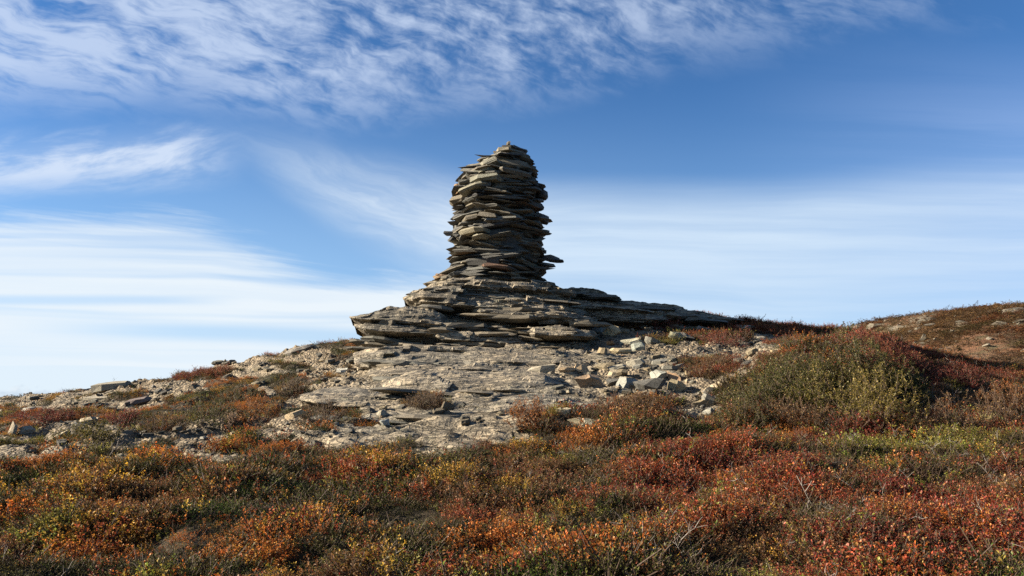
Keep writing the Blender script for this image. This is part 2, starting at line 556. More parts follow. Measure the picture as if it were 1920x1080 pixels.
def make_stone_material(name, instanced=False):
    m, nt, out = new_mat(name)
    tc = nt.nodes.new('ShaderNodeTexCoord')
    c = S(tc.outputs['Object'])
    oi = nt.nodes.new('ShaderNodeObjectInfo')
    if instanced:
        base = S(attr('icol', 'INSTANCER').outputs['Color'])
        c = vmul(c, (0.05, 0.05, 0.05))
    else:
        base = S(oi.outputs['Color'])
    r = S(oi.outputs['Random'])
    x, y, z = sep(c)
    c = vec(x + r * 37.0, y + r * 11.0, z + r * 53.0)
    x, y, z = sep(c)
    mid = noise_tex(c, 6.0, 5, 0.65)
    fine = noise_tex(c, 45.0, 4, 0.7)
    lay = noise_tex(vec(x * 3, y * 3, z * 60.0), 1.0, 3, 0.6)
    col = mixc(smooth(mid, 0.38, 0.66) * 0.65, base, mixc(1.0, base, (0.55, 0.56, 0.56), 'MULTIPLY'))
    col = mixc(smooth(lay, 0.52, 0.75) * 0.5, col, mixc(1.0, col, (0.5, 0.47, 0.45), 'MULTIPLY'))
    col = mixc(smooth(noise_tex(vadd(c, (5, 3, 9)), 14.0, 4, 0.65), 0.60, 0.70) * 0.7, col, (0.055, 0.055, 0.05))
    col = mixc(smooth(noise_tex(vadd(c, (1, 13, 4)), 16.0, 4, 0.6), 0.63, 0.72) * 0.5, col, (0.42, 0.42, 0.33))
    col = mixc(0.25, col, mixc(1.0, col, mixc(fine, (0.2, 0.2, 0.2), (2.0, 1.95, 1.85)), 'MULTIPLY'))
    h = mid * 0.6 + fine * 0.2 + lay * 0.5
    n = principled(col, 0.85, bump(h, 0.7, 0.03), 0.25)
    nt.links.new(n.outputs[0], out.inputs[0])
    return m


def make_ground_material():
    m, nt, out = new_mat("hillside")
    tc = nt.nodes.new('ShaderNodeTexCoord')
    c = S(tc.outputs['Object'])
    rk = S(attr('rock').outputs['Fac'])
    col, mid, fine, lay, ck = rock_colour(c)
    x, y, z = sep(c)
    pebb = voro(vmul(c, (1, 1, 1.5)), 22.0, 'F1')
    pr = sep(S(pebb.outputs['Color']))[0]
    pcol = mixc(pr, (0.35, 0.34, 0.32), (0.95, 0.92, 0.86))
    grav = mixc(1.0, (0.255, 0.20, 0.137), mixc(0.65, (0.9, 0.9, 0.9), pcol), 'MULTIPLY')
    gm = smooth(noise_tex(vadd(c, (31, 5, 2)), 0.7, 5, 0.6), 0.44, 0.56)
    gm = gm * (1.0 - 0.8 * smooth(x, -2.8, -2.0) * smooth(x, 1.3, 0.8))
    gm = clamp01(gm + smooth(x, -1.8, -3.2) * 0.5)
    grav = mixc(smooth(noise_tex(vadd(c, (3, 25, 2)), 1.3, 5, 0.65), 0.50, 0.66) * 0.7, grav, (0.15, 0.115, 0.075))
    rcol = mixc(gm * 0.85, col, grav)
    soil = mixc(mid, (0.020, 0.017, 0.010), (0.075, 0.052, 0.028))
    soil = mixc(smooth(noise_tex(c, 2.1, 4, 0.6), 0.5, 0.7) * 0.7, soil, (0.050, 0.058, 0.020))
    # heath on the farther ground, seen as colour and relief only
    far = smooth(y, 21.0, 26.0)
    hx = vmul(c, (0.5, 1.0, 1.0))
    f1 = noise_tex(hx, 0.5, 6, 0.65)
    heath = mixc(smooth(f1, 0.40, 0.62), (0.085, 0.055, 0.034), (0.19, 0.085, 0.042))
    heath = mixc(smooth(noise_tex(vadd(hx, (7, 7, 1)), 0.9, 6, 0.7), 0.50, 0.64), heath, (0.085, 0.08, 0.04))
    heath = mixc(smooth(noise_tex(vadd(hx, (17, 3, 1)), 1.7, 6, 0.7), 0.58, 0.68) * 0.7, heath, (0.16, 0.115, 0.068))
    heath = mixc(0.4, heath, mixc(noise_tex(c, 5.0, 5, 0.75), (0.02, 0.016, 0.010), (0.20, 0.115, 0.058)))
    soil = mixc(far, soil, heath)
    edge = smooth(rk + (noise_tex(c, 7.0, 5, 0.7) - 0.5) * 0.7, 0.35, 0.65)
    allc = mixc(edge, soil, rcol)
    h = (mid * 0.5 + fine * 0.2 + lay * 0.45 - ck * 0.5) * (1.0 - gm * 0.5) + S(pebb.outputs['Distance']) * gm * (-0.5)
    n = principled(allc, 0.92, bump(h, 1.0, 0.08), 0.2)
    nt.links.new(n.outputs[0], out.inputs[0])
    return m


def make_leaf_material(name, source, transl=0.38, gloss=0.022):
    """source: 'INSTANCER' reads the colour of each clump, 'OBJECT' the object colour"""
    m, nt, out = new_mat(name)
    if source == 'INSTANCER':
        base = S(attr('icol', 'INSTANCER').outputs['Color'])
    else:
        base = S(nt.nodes.new('ShaderNodeObjectInfo').outputs['Color'])
    lv = S(attr('leafvar').outputs['Fac'])
    k = lv * 1.15 + 0.42
    kk = vec(k, k, k)
    col = mixc(1.0, base, kk, 'MULTIPLY')
    col = mixc(smooth(lv, 0.80, 0.95) * 0.55, col, (0.42, 0.26, 0.07))
    col = mixc(smooth(lv, 0.22, 0.05) * 0.75, col, (0.055, 0.06, 0.018))
    d = nt.nodes.new('ShaderNodeBsdfDiffuse')
    t = nt.nodes.new('ShaderNodeBsdfTranslucent')
    g = nt.nodes.new('ShaderNodeBsdfGlossy')
    S.put(d.inputs[0], col)
    S.put(t.inputs[0], col)
    g.inputs['Roughness'].default_value = 0.5
    g.inputs['Color'].default_value = (1, 0.9, 0.75, 1)
    a = nt.nodes.new('ShaderNodeMixShader')
    a.inputs[0].default_value = transl
    nt.links.new(d.outputs[0], a.inputs[1])
    nt.links.new(t.outputs[0], a.inputs[2])
    b = nt.nodes.new('ShaderNodeMixShader')
    b.inputs[0].default_value = gloss
    nt.links.new(a.outputs[0], b.inputs[1])
    nt.links.new(g.outputs[0], b.inputs[2])
    nt.links.new(b.outputs[0], out.inputs[0])
    return m


def make_plain(name, c1, c2, scale=30.0, rough=0.8):
    m, nt, out = new_mat(name)
    tc = nt.nodes.new('ShaderNodeTexCoord')
    f = noise_tex(S(tc.outputs['Object']), scale, 4, 0.6)
    n = principled(mixc(f, c1, c2), rough, None, 0.3)
    nt.links.new(n.outputs[0], out.inputs[0])
    return m


M_ROCK = make_rock_material()
M_STONE = make_stone_material("schist_stone")
M_CHIP = make_stone_material("schist_chip", True)
M_GROUND = make_ground_material()
M_LEAF = make_leaf_material("leaf", 'INSTANCER')
M_NEEDLE = make_leaf_material("needle_leaf", 'INSTANCER', 0.25, 0.015)
M_BUSH = make_leaf_material("bush_leaf", 'OBJECT')
M_TWIG = make_plain("grey_twig", (0.07, 0.055, 0.045), (0.30, 0.26, 0.22), 60)
M_STEM = make_plain("brown_stem", (0.025, 0.016, 0.011), (0.085, 0.052, 0.034), 60)


# ------------------------------------------------------------------ the hillside, one sheet to the horizon
def lines(segs, lo, hi):
    out = []
    a, b, st = segs
    core = np.arange(a, b + 1e-6, st)
    up, v, s = [], core[-1], st
    while v < hi:
        s *= 1.055 if v < 70 else 1.3
        v += s
        up.append(v)
    dn, v, s = [], core[0], st
    while v > lo:
        s *= 1.09 if v > -40 else 1.3
        v -= s
        dn.append(v)
    return np.array(dn[::-1] + list(core) + up)


def build_ground():
    gx = lines((-8.5, 8.5, 0.050), -4000, 4000)
    gy = lines((4.0, 18.6, 0.048), -3000, 6000)
    X, Y = np.meshgrid(gx, gy)
    Z, M = z_full(X.ravel(), Y.ravel())
    n, mcols = len(gy), len(gx)
    co = np.empty((n * mcols, 3))
    co[:, 0], co[:, 1], co[:, 2] = X.ravel(), Y.ravel(), Z
    idx = np.arange(n * mcols).reshape(n, mcols)
    q = np.stack([idx[:-1, :-1], idx[:-1, 1:], idx[1:, 1:], idx[1:, :-1]], -1).reshape(-1, 4)
    me = bpy.data.meshes.new("hillside")
    me.vertices.add(len(co))
    me.vertices.foreach_set('co', co.ravel())
    me.loops.add(q.size)
    me.loops.foreach_set('vertex_index', q.ravel().astype(np.int32))
    me.polygons.add(len(q))
    me.polygons.foreach_set('loop_start', (np.arange(len(q)) * 4).astype(np.int32))
    me.polygons.foreach_set('use_smooth', np.ones(len(q), bool))
    a = me.attributes.new('rock', 'FLOAT', 'POINT')
    a.data.foreach_set('value', M.astype(np.float32))
    me.materials.append(M_GROUND)
    me.update()
    me.validate()
    o = link("hillside", me)
    tag(o, "rocky heath hillside rising to the cairn", None, None, 'structure')


build_ground()


# ------------------------------------------------------------------ stones
def slab_mesh(seed, name="stone", n=9, chunky=False, jag=0.16):
    r = random.Random(seed)
    ang = sorted((2 * math.pi * (i + r.uniform(-0.32, 0.32)) / n) for i in range(n))
    p = r.uniform(2.2, 6.5)
    base = []
    for a in ang:
        c, s = math.cos(a), math.sin(a)
        k = 1.0 / (abs(c) ** p + abs(s) ** p) ** (1 / p)
        k *= 1 + r.uniform(-jag, jag * 0.6)
        base.append((0.5 * k * c, 0.5 * k * s))
    tilt = r.uniform(-0.25, 0.25) if not chunky else r.uniform(-0.5, 0.5)
    rings = []
    for (zz, sc) in ((-0.5, r.uniform(0.72, 0.9)), (r.uniform(-0.25, 0.15), 1.0), (0.5, r.uniform(0.74, 0.92) if not chunky else r.uniform(0.35, 0.8))):
        ring = []
        ox, oy = (r.uniform(-0.05, 0.05), r.uniform(-0.05, 0.05)) if not chunky else (r.uniform(-0.2, 0.2), r.uniform(-0.2, 0.2))
        for (x, y) in base:
            q = sc * (1 + r.uniform(-0.07, 0.05))
            dz = r.uniform(-0.09, 0.09) + (tilt * x if zz > 0.3 else 0)
            ring.append((x * q + ox, y * q + oy, zz + dz))
        rings.append(ring)
    v = [q for ring in rings for q in ring]
    f = []
    for a in (0, 1):
        for i in range(n):
            j = (i + 1) % n
            f.append((a * n + i, a * n + j, (a + 1) * n + j, (a + 1) * n + i))
    f.append(tuple(range(n - 1, -1, -1)))
    f.append(tuple(range(2 * n, 3 * n)))
    return v, f


SLABS = [mesh_from("flat_stone", *slab_mesh(100 + i, n=random.choice((7, 8, 9, 10))), M_STONE) for i in range(26)]
BLOCKS = [mesh_from("block_stone", *slab_mesh(300 + i, n=random.choice((5, 6, 7, 8)), chunky=True, jag=0.34), M_STONE) for i in range(14)]
STONE_COLS = [(0.123, 0.105, 0.078), (0.151, 0.127, 0.090), (0.087, 0.082, 0.072), (0.106, 0.099, 0.084), (0.185, 0.158, 0.112), (0.065, 0.062, 0.058), (0.118, 0.113, 0.095), (0.135, 0.085, 0.049)]
STONE_W = [5, 4, 5, 5, 2.0, 3, 4, 0.4]


def stone_colour(r=random):
    c = r.choices(STONE_COLS, STONE_W)[0]
    k = r.uniform(0.85, 1.15)
    return (c[0] * k, c[1] * k, c[2] * k, 1.0)


PLATE_M = [mesh_from("rock_plate", *slab_mesh(700 + i, n=random.choice((9, 10, 11)), jag=0.22), M_STONE) for i in range(12)]


# ------------------------------------------------------------------ bedrock ledges
def ledge(front, Yf, lean, back, rise, seed, bulge=0.05, amp=0.05, undercut=0.22):
    """front: (px, py of the upper edge, py of the lower edge); a slab of bedrock seen end-on, with real depth"""
    fr = np.array(front, float)
    pxs = np.arange(fr[0, 0], fr[-1, 0] + 0.1, 3.0)
    yt = np.interp(pxs, fr[:, 0], fr[:, 1])
    yb = np.interp(pxs, fr[:, 0], fr[:, 2])
    nr, ntp = 11, 9
    V = []
    for i, px in enumerate(pxs):
        row = []
        t = i / (len(pxs) - 1)
        e = min(1.0, min(t, 1 - t) * 9.0) ** 0.5
        Y0 = Yf(px) if callable(Yf) else Yf
        Y0 = Y0 + (1 - e) * 0.5
        pb = at(px, yb[i], Y0)
        pt = at(px, yt[i], Y0 + lean)
        row.append((pb.x, Y0 + back * e + 0.3, pb.z - 0.10))
        row.append((pb.x, Y0 + undercut + 0.25, pb.z - 0.03))
        for j in range(nr):
            s = j / (nr - 1)
            p = pb.lerp(pt, s)
            p.y += undercut * max(0, 1 - s * 4.0) ** 2 - bulge * math.sin(math.pi * min(1, s * 1.1))
            row.append(tuple(p))
        for j in range(1, ntp + 1):
            s = j / ntp
            row.append((pt.x, pt.y + back * e * s * s, pt.z + rise * back * e * s * s))
        V.append(row)
    V = np.array(V)
    n, k, _ = V.shape
    X, Y, Z = V[..., 0], V[..., 1], V[..., 2]
    lay = fbm(X * 0.8 + seed, Y * 0.5, Z * 9.0 + X * 0.5, 3)
    lay2 = fbm(X * 2.2 + seed, Y * 1.5, Z * 26.0, 2)
    big = fbm(X * 1.3 + seed * 3, Y * 1.3, Z * 1.3, 4)
    blk = fbm(np.floor(X * 1.1 + big * 0.6) * 3.1 + seed, 0.5, np.floor(Z * 5.0 + X * .25) * 2.7, 1)
    w = np.ones(k)
    w[:2] = 0.2
    w[2 + nr:] = np.linspace(0.6, 0.05, ntp)
    V[..., 1] += w * (amp * 2.0 * lay + amp * 0.9 * lay2 + amp * 3.0 * blk + amp * 1.6 * big)
    wz = np.ones(k) * 0.25
    wz[2 + nr - 1:] = np.linspace(1.0, 0.5, ntp + 1)
    V[..., 2] += wz * (0.035 * fbm(X * 2.0 + seed, Y * 2.6, 3.0, 4) + 0.022 * fbm(X * 6, Y * 8, seed, 3))
    idx = np.arange(n * k).reshape(n, k)
    faces = np.stack([idx[:-1, :-1], idx[1:, :-1], idx[1:, 1:], idx[:-1, 1:]], -1).reshape(-1, 4).tolist()
    faces += np.stack([idx[:-1, -1], idx[1:, -1], idx[1:, 0], idx[:-1, 0]], -1).reshape(-1, 4).tolist()
    faces.append(idx[0, :].tolist())
    faces.append(idx[-1, ::-1].tolist())
    return V.reshape(-1, 3), faces


def add_ledges(root, specs):
    for i, sp in enumerate(specs):
        v, f = ledge(*sp)
        me = mesh_from("rock_slab", v, f, M_ROCK)
        link("rock_slab", me, root)


outcrop = link("rock_outcrop", None)
tag(outcrop, "grey layered schist outcrop with overhanging ledges under the cairn", "rock outcrop")
add_ledges(outcrop, [
    # main sloping face and the ledges above it
    ([(696, 592, 612), (735, 577, 634), (800, 578, 642), (880, 584, 646), (960, 596, 649), (1040, 608, 655), (1095, 622, 658), (1115, 634, 652)], 14.75, 1.0, 2.2, 0.05, 1.3, 0.08, 0.05, 0.30),
    ([(656, 594, 596.5), (690, 588, 602), (735, 575.5, 606), (775, 573, 612), (820, 585, 615), (850, 600, 614)], 14.7, 0.35, 1.6, 0.02, 2.1, 0.03, 0.03, 0.25),
    ([(664, 609, 613), (690, 605, 621), (730, 608, 627), (790, 614, 629), (850, 620, 626)], 14.6, 0.2, 1.2, 0.02, 3.7, 0.03, 0.03, 0.25),
    ([(757, 559, 563), (772, 547, 568), (795, 540, 574), (850, 534, 582), (900, 538, 590), (960, 547, 597), (1010, 558, 602), (1060, 572, 604), (1095, 586, 600)], 15.3, 0.35, 2.2, 0.03, 4.4, 0.10, 0.06, 0.4),
    ([(800, 530, 543), (850, 521.5, 552), (920, 520, 560), (990, 523, 566), (1035, 536, 570), (1070, 552, 570)], 15.65, 0.25, 2.6, 0.0, 5.9, 0.06, 0.06, 0.3),
    ([(880, 571, 586), (930, 569, 592), (985, 572, 597), (1040, 578, 601), (1060, 590, 600)], 15.05, 0.2, 1.2, 0.03, 8.3, 0.05, 0.04, 0.2),
    ([(990, 584, 598), (1040, 580, 603), (1085, 588, 606), (1120, 597, 606)], 14.95, 0.25, 1.2, 0.05, 8.9, 0.05, 0.04, 0.2),
    ([(1030, 570, 586), (1080, 566, 592), (1160, 572, 600), (1240, 584, 604), (1260, 592, 602)], 16.1, 0.4, 2.0, 0.05, 6.2, 0.05, 0.05, 0.2),
    ([(800, 619, 628), (830, 618, 640), (880, 622, 643), (960, 628, 646), (1000, 632, 645)], 14.55, 0.2, 1.0, 0.1, 7.3, 0.04, 0.03, 0.2),
    ([(988, 612, 628), (1030, 610, 634), (1075, 613, 634), (1112, 620, 634), (1122, 626, 632)], 14.35, 0.3, 1.4, 0.03, 7.9, 0.05, 0.04, 0.4),
    # lower steps of the same rock
    ([(664, 660, 684), (720, 652, 694), (800, 650, 694), (900, 654, 690), (1010, 656, 690), (1090, 664, 684)], 12.7, 0.95, 1.7, 0.12, 9.1, 0.04, 0.05, 0.12),
    ([(690, 692, 706), (790, 684, 712), (900, 684, 712), (980, 690, 708), (1040, 694, 704)], 11.9, 0.6, 1.4, 0.15, 9.9, 0.03, 0.04, 0.12),
    ([(712, 716, 738), (760, 704, 744), (850, 702, 743), (905, 706, 738), (1000, 704, 738), (1062, 714, 734)], 10.85, 0.6, 1.6, 0.15, 10.6, 0.04, 0.035, 0.12),
    ([(610, 800, 806), (700, 778, 802), (800, 768, 792), (900, 760, 786), (1000, 750, 786), (1095, 752, 772)], 9.5, 0.55, 1.6, 0.15, 11.4, 0.04, 0.035, 0.12),
    ([(560, 742, 752), (640, 742, 764), (720, 746, 764), (800, 744, 760), (850, 748, 756)], 10.5, 0.45, 1.3, 0.15, 12.4, 0.03, 0.03, 0.12),
])
ridge = link("rock_ridge", None)
tag(ridge, "dark broken rock ridge running right from the cairn foot along the skyline", "rock ridge")
add_ledges(ridge, [
    ([(1014, 552, 576), (1036, 541, 582), (1050, 537.5, 584), (1090, 537, 586), (1118, 543, 588), (1138, 549, 590), (1146, 558, 588)], 16.9, 0.25, 1.0, -0.02, 13.1, 0.06, 0.06, 0.2),
    ([(1000, 540, 560), (1020, 528, 570), (1028, 533, 572), (1040, 547, 574), (1050, 556, 570)], 16.7, 0.2, 0.8, -0.1, 13.9, 0.04, 0.04, 0.2),
    ([(1100, 558, 588), (1150, 561, 596), (1200, 566, 600), (1260, 572, 604), (1290, 580, 602)], 16.85, 0.3, 1.5, -0.05, 14.5, 0.06, 0.06, 0.2),
    ([(1230, 576, 596), (1290, 580, 606), (1330, 588, 608), (1362, 596, 610), (1376, 603, 609)], 16.7, 0.3, 1.5, -0.05, 15.5, 0.06, 0.06, 0.2),
])
edge = link("rock_ledge", None)
tag(edge, "long low dark rock ledge along the left end of the skyline", "rock ledge")
add_ledges(edge, [
    ([(-60, 756, 766), (20, 748, 764), (100, 738, 760), (165, 729, 746), (185, 730, 738)], 19.0, 0.2, 1.2, -0.05, 16.5, 0.05, 0.06, 0.2),
])

# broken plates lying in the joints of the ledges
RL = random.Random(5)
PLATES = [  # root, px0, px1, py at both ends, distance, how many
    (outcrop, 830, 1040, 527, 533, 15.95, 9), (outcrop, 815, 1050, 537, 546, 15.75, 12), (outcrop, 790, 1060, 552, 566, 15.45, 14), (outcrop, 800, 1090, 570, 590, 15.15, 12),
    (outcrop, 900, 1110, 588, 604, 14.95, 7), (outcrop, 820, 1080, 640, 650, 14.55, 6), (outcrop, 700, 1060, 654, 666, 14.0, 8),
    (outcrop, 690, 1080, 682, 690, 12.6, 9), (outcrop, 700, 1060, 606, 622, 14.72, 10), (outcrop, 760, 1090, 620, 636, 14.62, 9), (outcrop, 700, 1050, 708, 714, 11.8, 8), (outcrop, 720, 1060, 738, 744, 10.8, 8), (outcrop, 640, 1080, 786, 792, 9.45, 10), (outcrop, 680, 860, 640, 652, 14.6, 8),
    (ridge, 1040, 1140, 548, 558, 16.8, 8), (ridge, 1050, 1260, 566, 582, 16.7, 14), (ridge, 1090, 1360, 580, 600, 16.6, 16),
]
for (root, x0, x1, ya, yb, Yd, n) in PLATES:
    for k in range(n):
        t = (k + RL.uniform(0.1, 0.9)) / n
        p = at(x0 + (x1 - x0) * t, ya + (yb - ya) * t + RL.uniform(-5, 5), Yd + RL.uniform(-0.05, 0.2))
        L, W, T = RL.uniform(0.35, 1.3), RL.uniform(0.4, 0.9), RL.uniform(0.04, 0.12)
        o = link("rock_slab", RL.choice(PLATE_M), root)
        o.matrix_world = Matrix.Translation((p.x, p.y + W * 0.4, p.z)) @ Matrix.Rotation(RL.uniform(-0.4, 0.4), 4, 'Z') @ Matrix.Rotation(RL.uniform(-0.02, 0.10), 4, 'X') @ Matrix.Rotation(0.06 + RL.uniform(-0.08, 0.08), 4, 'Y') @ Matrix.Diagonal((L, W, T, 1))
        c = RL.choice(((0.26, 0.22, 0.16), (0.21, 0.19, 0.15), (0.30, 0.25, 0.175), (0.19, 0.18, 0.145)))
        o.color = (c[0] * 0.62, c[1] * 0.61, c[2] * 0.60, 1.0)

# ------------------------------------------------------------------ the cairn
CY = 17.0
LEFT = [(945, 279), (932, 286), (914, 294), (895, 305), (880, 319), (874, 330), (858, 338), (853, 352), (850, 366), (849, 380), (848, 395), (847, 410), (848, 425), (847, 440), (847, 455), (850, 468), (847, 478), (842, 488), (838, 498), (832, 508), (824, 517), (812, 526), (800, 540)]
RIGHT = [(958, 279), (975, 284), (988, 292), (998, 302), (1003, 314), (1009, 328), (1015, 342), (1020, 358), (1017, 374), (1016, 390), (1018, 405), (1023, 420), (1022, 436), (1018, 450), (1020, 465), (1022, 480), (1021, 495), (1019, 510), (1018, 526), (1019, 540)]
_lz = np.array([[at(a, b, CY).z, at(a, b, CY).x] for a, b in LEFT])[::-1]
_rz = np.array([[at(a, b, CY).z, at(a, b, CY).x] for a, b in RIGHT])[::-1]


def prof(z):
    xl = float(np.interp(z, _lz[:, 0], _lz[:, 1]))
    xr = float(np.interp(z, _rz[:, 0], _rz[:, 1]))
    return (xl + xr) / 2, (xr - xl) / 2


Z0 = at(940, 534, CY).z
Z1 = at(950, 281, CY).z
cairn = link("stone_cairn", None, None, (0, 0, 0))
tag(cairn, "tall dry stacked slate cairn standing on the rock outcrop at the hilltop", "cairn")
RC = random.Random(21)
front, rear = [], []


def put_stone(x, y, z, rz, L, W, T, tx=0.0, ty=0.0, vis=True, col=None, block=False):
    M = Matrix.Translation((x, y, z)) @ Matrix.Rotation(rz, 4, 'Z') @ Matrix.Rotation(tx, 4, 'X') @ Matrix.Rotation(ty, 4, 'Y') @ Matrix.Diagonal((L, W, T, 1))
    me = RC.choice(BLOCKS if block else SLABS)
    (front if vis else rear).append((M, me, col or stone_colour(RC)))


NB = 144
H = np.full(NB, Z0) + np.array([RC.uniform(-0.03, 0.05) for _ in range(NB)])
ANG = (np.arange(NB) + 0.5) * 2 * math.pi / NB
guard = 0
while guard < 3000:
    guard += 1
    b = int(np.argmin(H + np.array([RC.uniform(0, 0.025) for _ in range(NB)])))
    zc = H[b]
    cx, rr = prof(zc + 0.03)
    if zc > Z1 - 0.30 or rr < 0.2:
        break
    arc = rr * 2 * math.pi / NB
    big_ = RC.random()
    L = RC.uniform(0.18, 0.38) if big_ < 0.30 else (RC.uniform(0.38, 0.70) if big_ < 0.75 else RC.uniform(0.70, 0.95))
    L = min(L, rr * 1.15)
    nb = max(3, int(round(L / arc)))
    # slide the window along the lowest gap
    best = None
    for st in range(b - nb + 1, b + 1):
        w = [(st + i) % NB for i in range(nb)]
        hm = max(H[i] for i in w)
        cost = hm - float(np.mean(H[w]))
        if best is None or cost < best[0]:
            best = (cost, w, hm)
    cost, w, hm = best
    while cost > 0.05 and len(w) > 4:
        if H[w[0]] > H[w[-1]]:
            w = w[1:]
        else:
            w = w[:-1]
        if b not in w:
            w = w if b in w else [(b + i) % NB for i in range(3)]
            hm = max(H[i] for i in w)
            cost = 0
            break
        hm = max(H[i] for i in w)
        cost = hm - float(np.mean(H[w]))
    nb = len(w)
    L = nb * arc * RC.uniform(1.0, 1.18)
    T = RC.uniform(0.026, 0.064) + 0.04 * min(1, L / 0.6) * RC.random() ** 1.5 + (RC.uniform(0.03, 0.07) if RC.random() < 0.07 else 0.0)
    k3 = max(1, nb // 3)
    hl, hr_ = float(np.mean(H[w[:k3]])), float(np.mean(H[w[-k3:]]))
    a = ANG[w[nb // 2]]
    base = 0.5 * hm + 0.5 * float(np.mean(H[w]))
    zc = base + T / 2
    cx, rr = prof(zc)
    dr = (prof(zc + 0.12)[1] - prof(zc - 0.12)[1]) / 0.24
    W = RC.uniform(0.34, 0.62)
    W = min(W, rr * 1.3)
    out = rr - W / 2 + RC.uniform(-0.10, 0.07) + 0.01
    x = cx + out * math.cos(a)
    y = CY + out * math.sin(a)
    vis = math.sin(a) < 0.22
    tang = math.atan2(hr_ - hl, max(L * 0.66, 0.1)) * 0.8
    dome = max(0.0, min(0.30, -dr * 0.10))
    put_stone(x, y, zc, a - math.pi / 2 + RC.uniform(-0.45, 0.45), L * 1.08, W, T * 1.0,
              -dome - RC.uniform(-0.06, 0.14), -tang * 1.0 + RC.uniform(-0.10, 0.10), vis, None, RC.random() < 0.12)
    for i in w:
        H[i] = base + T * RC.uniform(0.95, 1.02)
# stones of the silhouette that stick out, and the cap
def cairn_px(px, py, wpx, hpx, dY=0.0, rz=0.0, ty=0.0, col=None, block=False, W=0.4, tx=0.0):
    p = at(px, py, CY + dY)
    put_stone(p.x, p.y, p.z, rz, wpx / F * CY, W, hpx / F * CY, tx, ty, True, col, block)


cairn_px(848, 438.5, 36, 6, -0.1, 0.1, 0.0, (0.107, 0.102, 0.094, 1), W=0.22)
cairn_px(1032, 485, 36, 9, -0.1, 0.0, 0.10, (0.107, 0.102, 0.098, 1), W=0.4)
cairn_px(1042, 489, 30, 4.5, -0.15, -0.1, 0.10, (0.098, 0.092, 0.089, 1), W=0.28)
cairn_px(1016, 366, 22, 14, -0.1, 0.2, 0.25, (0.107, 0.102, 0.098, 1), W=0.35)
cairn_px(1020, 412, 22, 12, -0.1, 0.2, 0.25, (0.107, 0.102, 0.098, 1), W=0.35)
cairn_px(942, 285, 20, 7, -0.05, 0.4, -0.25, (0.226, 0.216, 0.194, 1), False, 0.22)
cairn_px(963, 283, 20, 6, 0.0, 0.6, 0.1, (0.107, 0.076, 0.059, 1), False, 0.2)
cairn_px(974, 289, 30, 9, -0.05, 0.1, 0.35, (0.140, 0.098, 0.081, 1), False, 0.34)
cairn_px(927, 299, 42, 7, -0.36, -0.35, -0.42, (0.237, 0.216, 0.167, 1), False, 0.35, -0.1)  # pale stones from here, colour lifted to paint the sunlit left side
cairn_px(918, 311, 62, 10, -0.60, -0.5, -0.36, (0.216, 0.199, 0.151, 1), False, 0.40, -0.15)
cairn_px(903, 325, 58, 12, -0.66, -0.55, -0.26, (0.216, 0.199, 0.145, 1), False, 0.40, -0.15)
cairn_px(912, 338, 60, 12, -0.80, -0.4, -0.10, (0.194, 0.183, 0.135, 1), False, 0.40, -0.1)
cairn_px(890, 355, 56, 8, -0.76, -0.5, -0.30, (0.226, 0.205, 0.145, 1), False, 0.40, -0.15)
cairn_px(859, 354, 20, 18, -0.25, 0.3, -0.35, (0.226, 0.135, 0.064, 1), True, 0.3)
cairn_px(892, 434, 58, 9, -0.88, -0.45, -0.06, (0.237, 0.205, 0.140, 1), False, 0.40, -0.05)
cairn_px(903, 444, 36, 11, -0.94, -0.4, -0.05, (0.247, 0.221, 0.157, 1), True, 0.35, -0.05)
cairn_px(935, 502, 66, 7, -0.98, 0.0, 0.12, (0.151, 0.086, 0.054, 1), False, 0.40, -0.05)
cairn_px(822, 521, 26, 10, -0.3, 0.2, -0.3, (0.226, 0.157, 0.092, 1), True, 0.3)
cairn_px(962, 288, 46, 10, 0.1, 0.3, 0.1, None, False, 0.7)
cairn_px(950, 292, 54, 9, 0.0, 0.3, 0.05, None, False, 0.8)
cairn_px(972, 300, 48, 10, -0.1, 0.3, 0.25, None, False, 0.6)
front.sort(key=lambda t: -(t[0].col[0].length * t[0].col[2].length * max(0.02, CY + 0.1 - t[0].translation.y)))
extra = front[298:]
front = front[:298]
rear += extra
for M, me, c in front:
    o = link("stone", me, cairn)
    o.matrix_world = M
    o.color = c
rv, rf = [], []
for M, me, c in rear:
    k = len(rv)
    rv += [M @ v.co for v in me.vertices]
    rf += [tuple(k + i for i in p.vertices) for p in me.polygons]
o = link("rear_stones", mesh_from("rear_stones", rv, rf, M_STONE), cairn)
o.color = (0.25, 0.235, 0.205, 1)
o['kind'] = 'stuff'
# rubble heart of the cairn, blocks light; dark colour paints shade in the gaps
hv, hf = [], []
zs = np.arange(Z0 - 0.15, Z1 - 0.12, 0.09)
for i, z in enumerate(zs):
    cx, rr = prof(z)
    for j in range(28):
        a = 2 * math.pi * j / 28
        q = max(rr - 0.17, 0.05) * (1 + RC.uniform(-0.05, 0.05))
        hv.append((cx + q * math.cos(a), CY + q * math.sin(a), z + RC.uniform(-0.02, 0.02)))
for i in range(len(zs) - 1):
    for j in range(28):
        hf.append((i * 28 + j, i * 28 + (j + 1) % 28, (i + 1) * 28 + (j + 1) % 28, (i + 1) * 28 + j))
hf.append(tuple((len(zs) - 1) * 28 + j for j in range(28)))
o = link("rubble_shade_core", mesh_from("rubble_shade_core", hv, hf, M_STONE), cairn)
o.color = (0.07, 0.067, 0.06, 1)

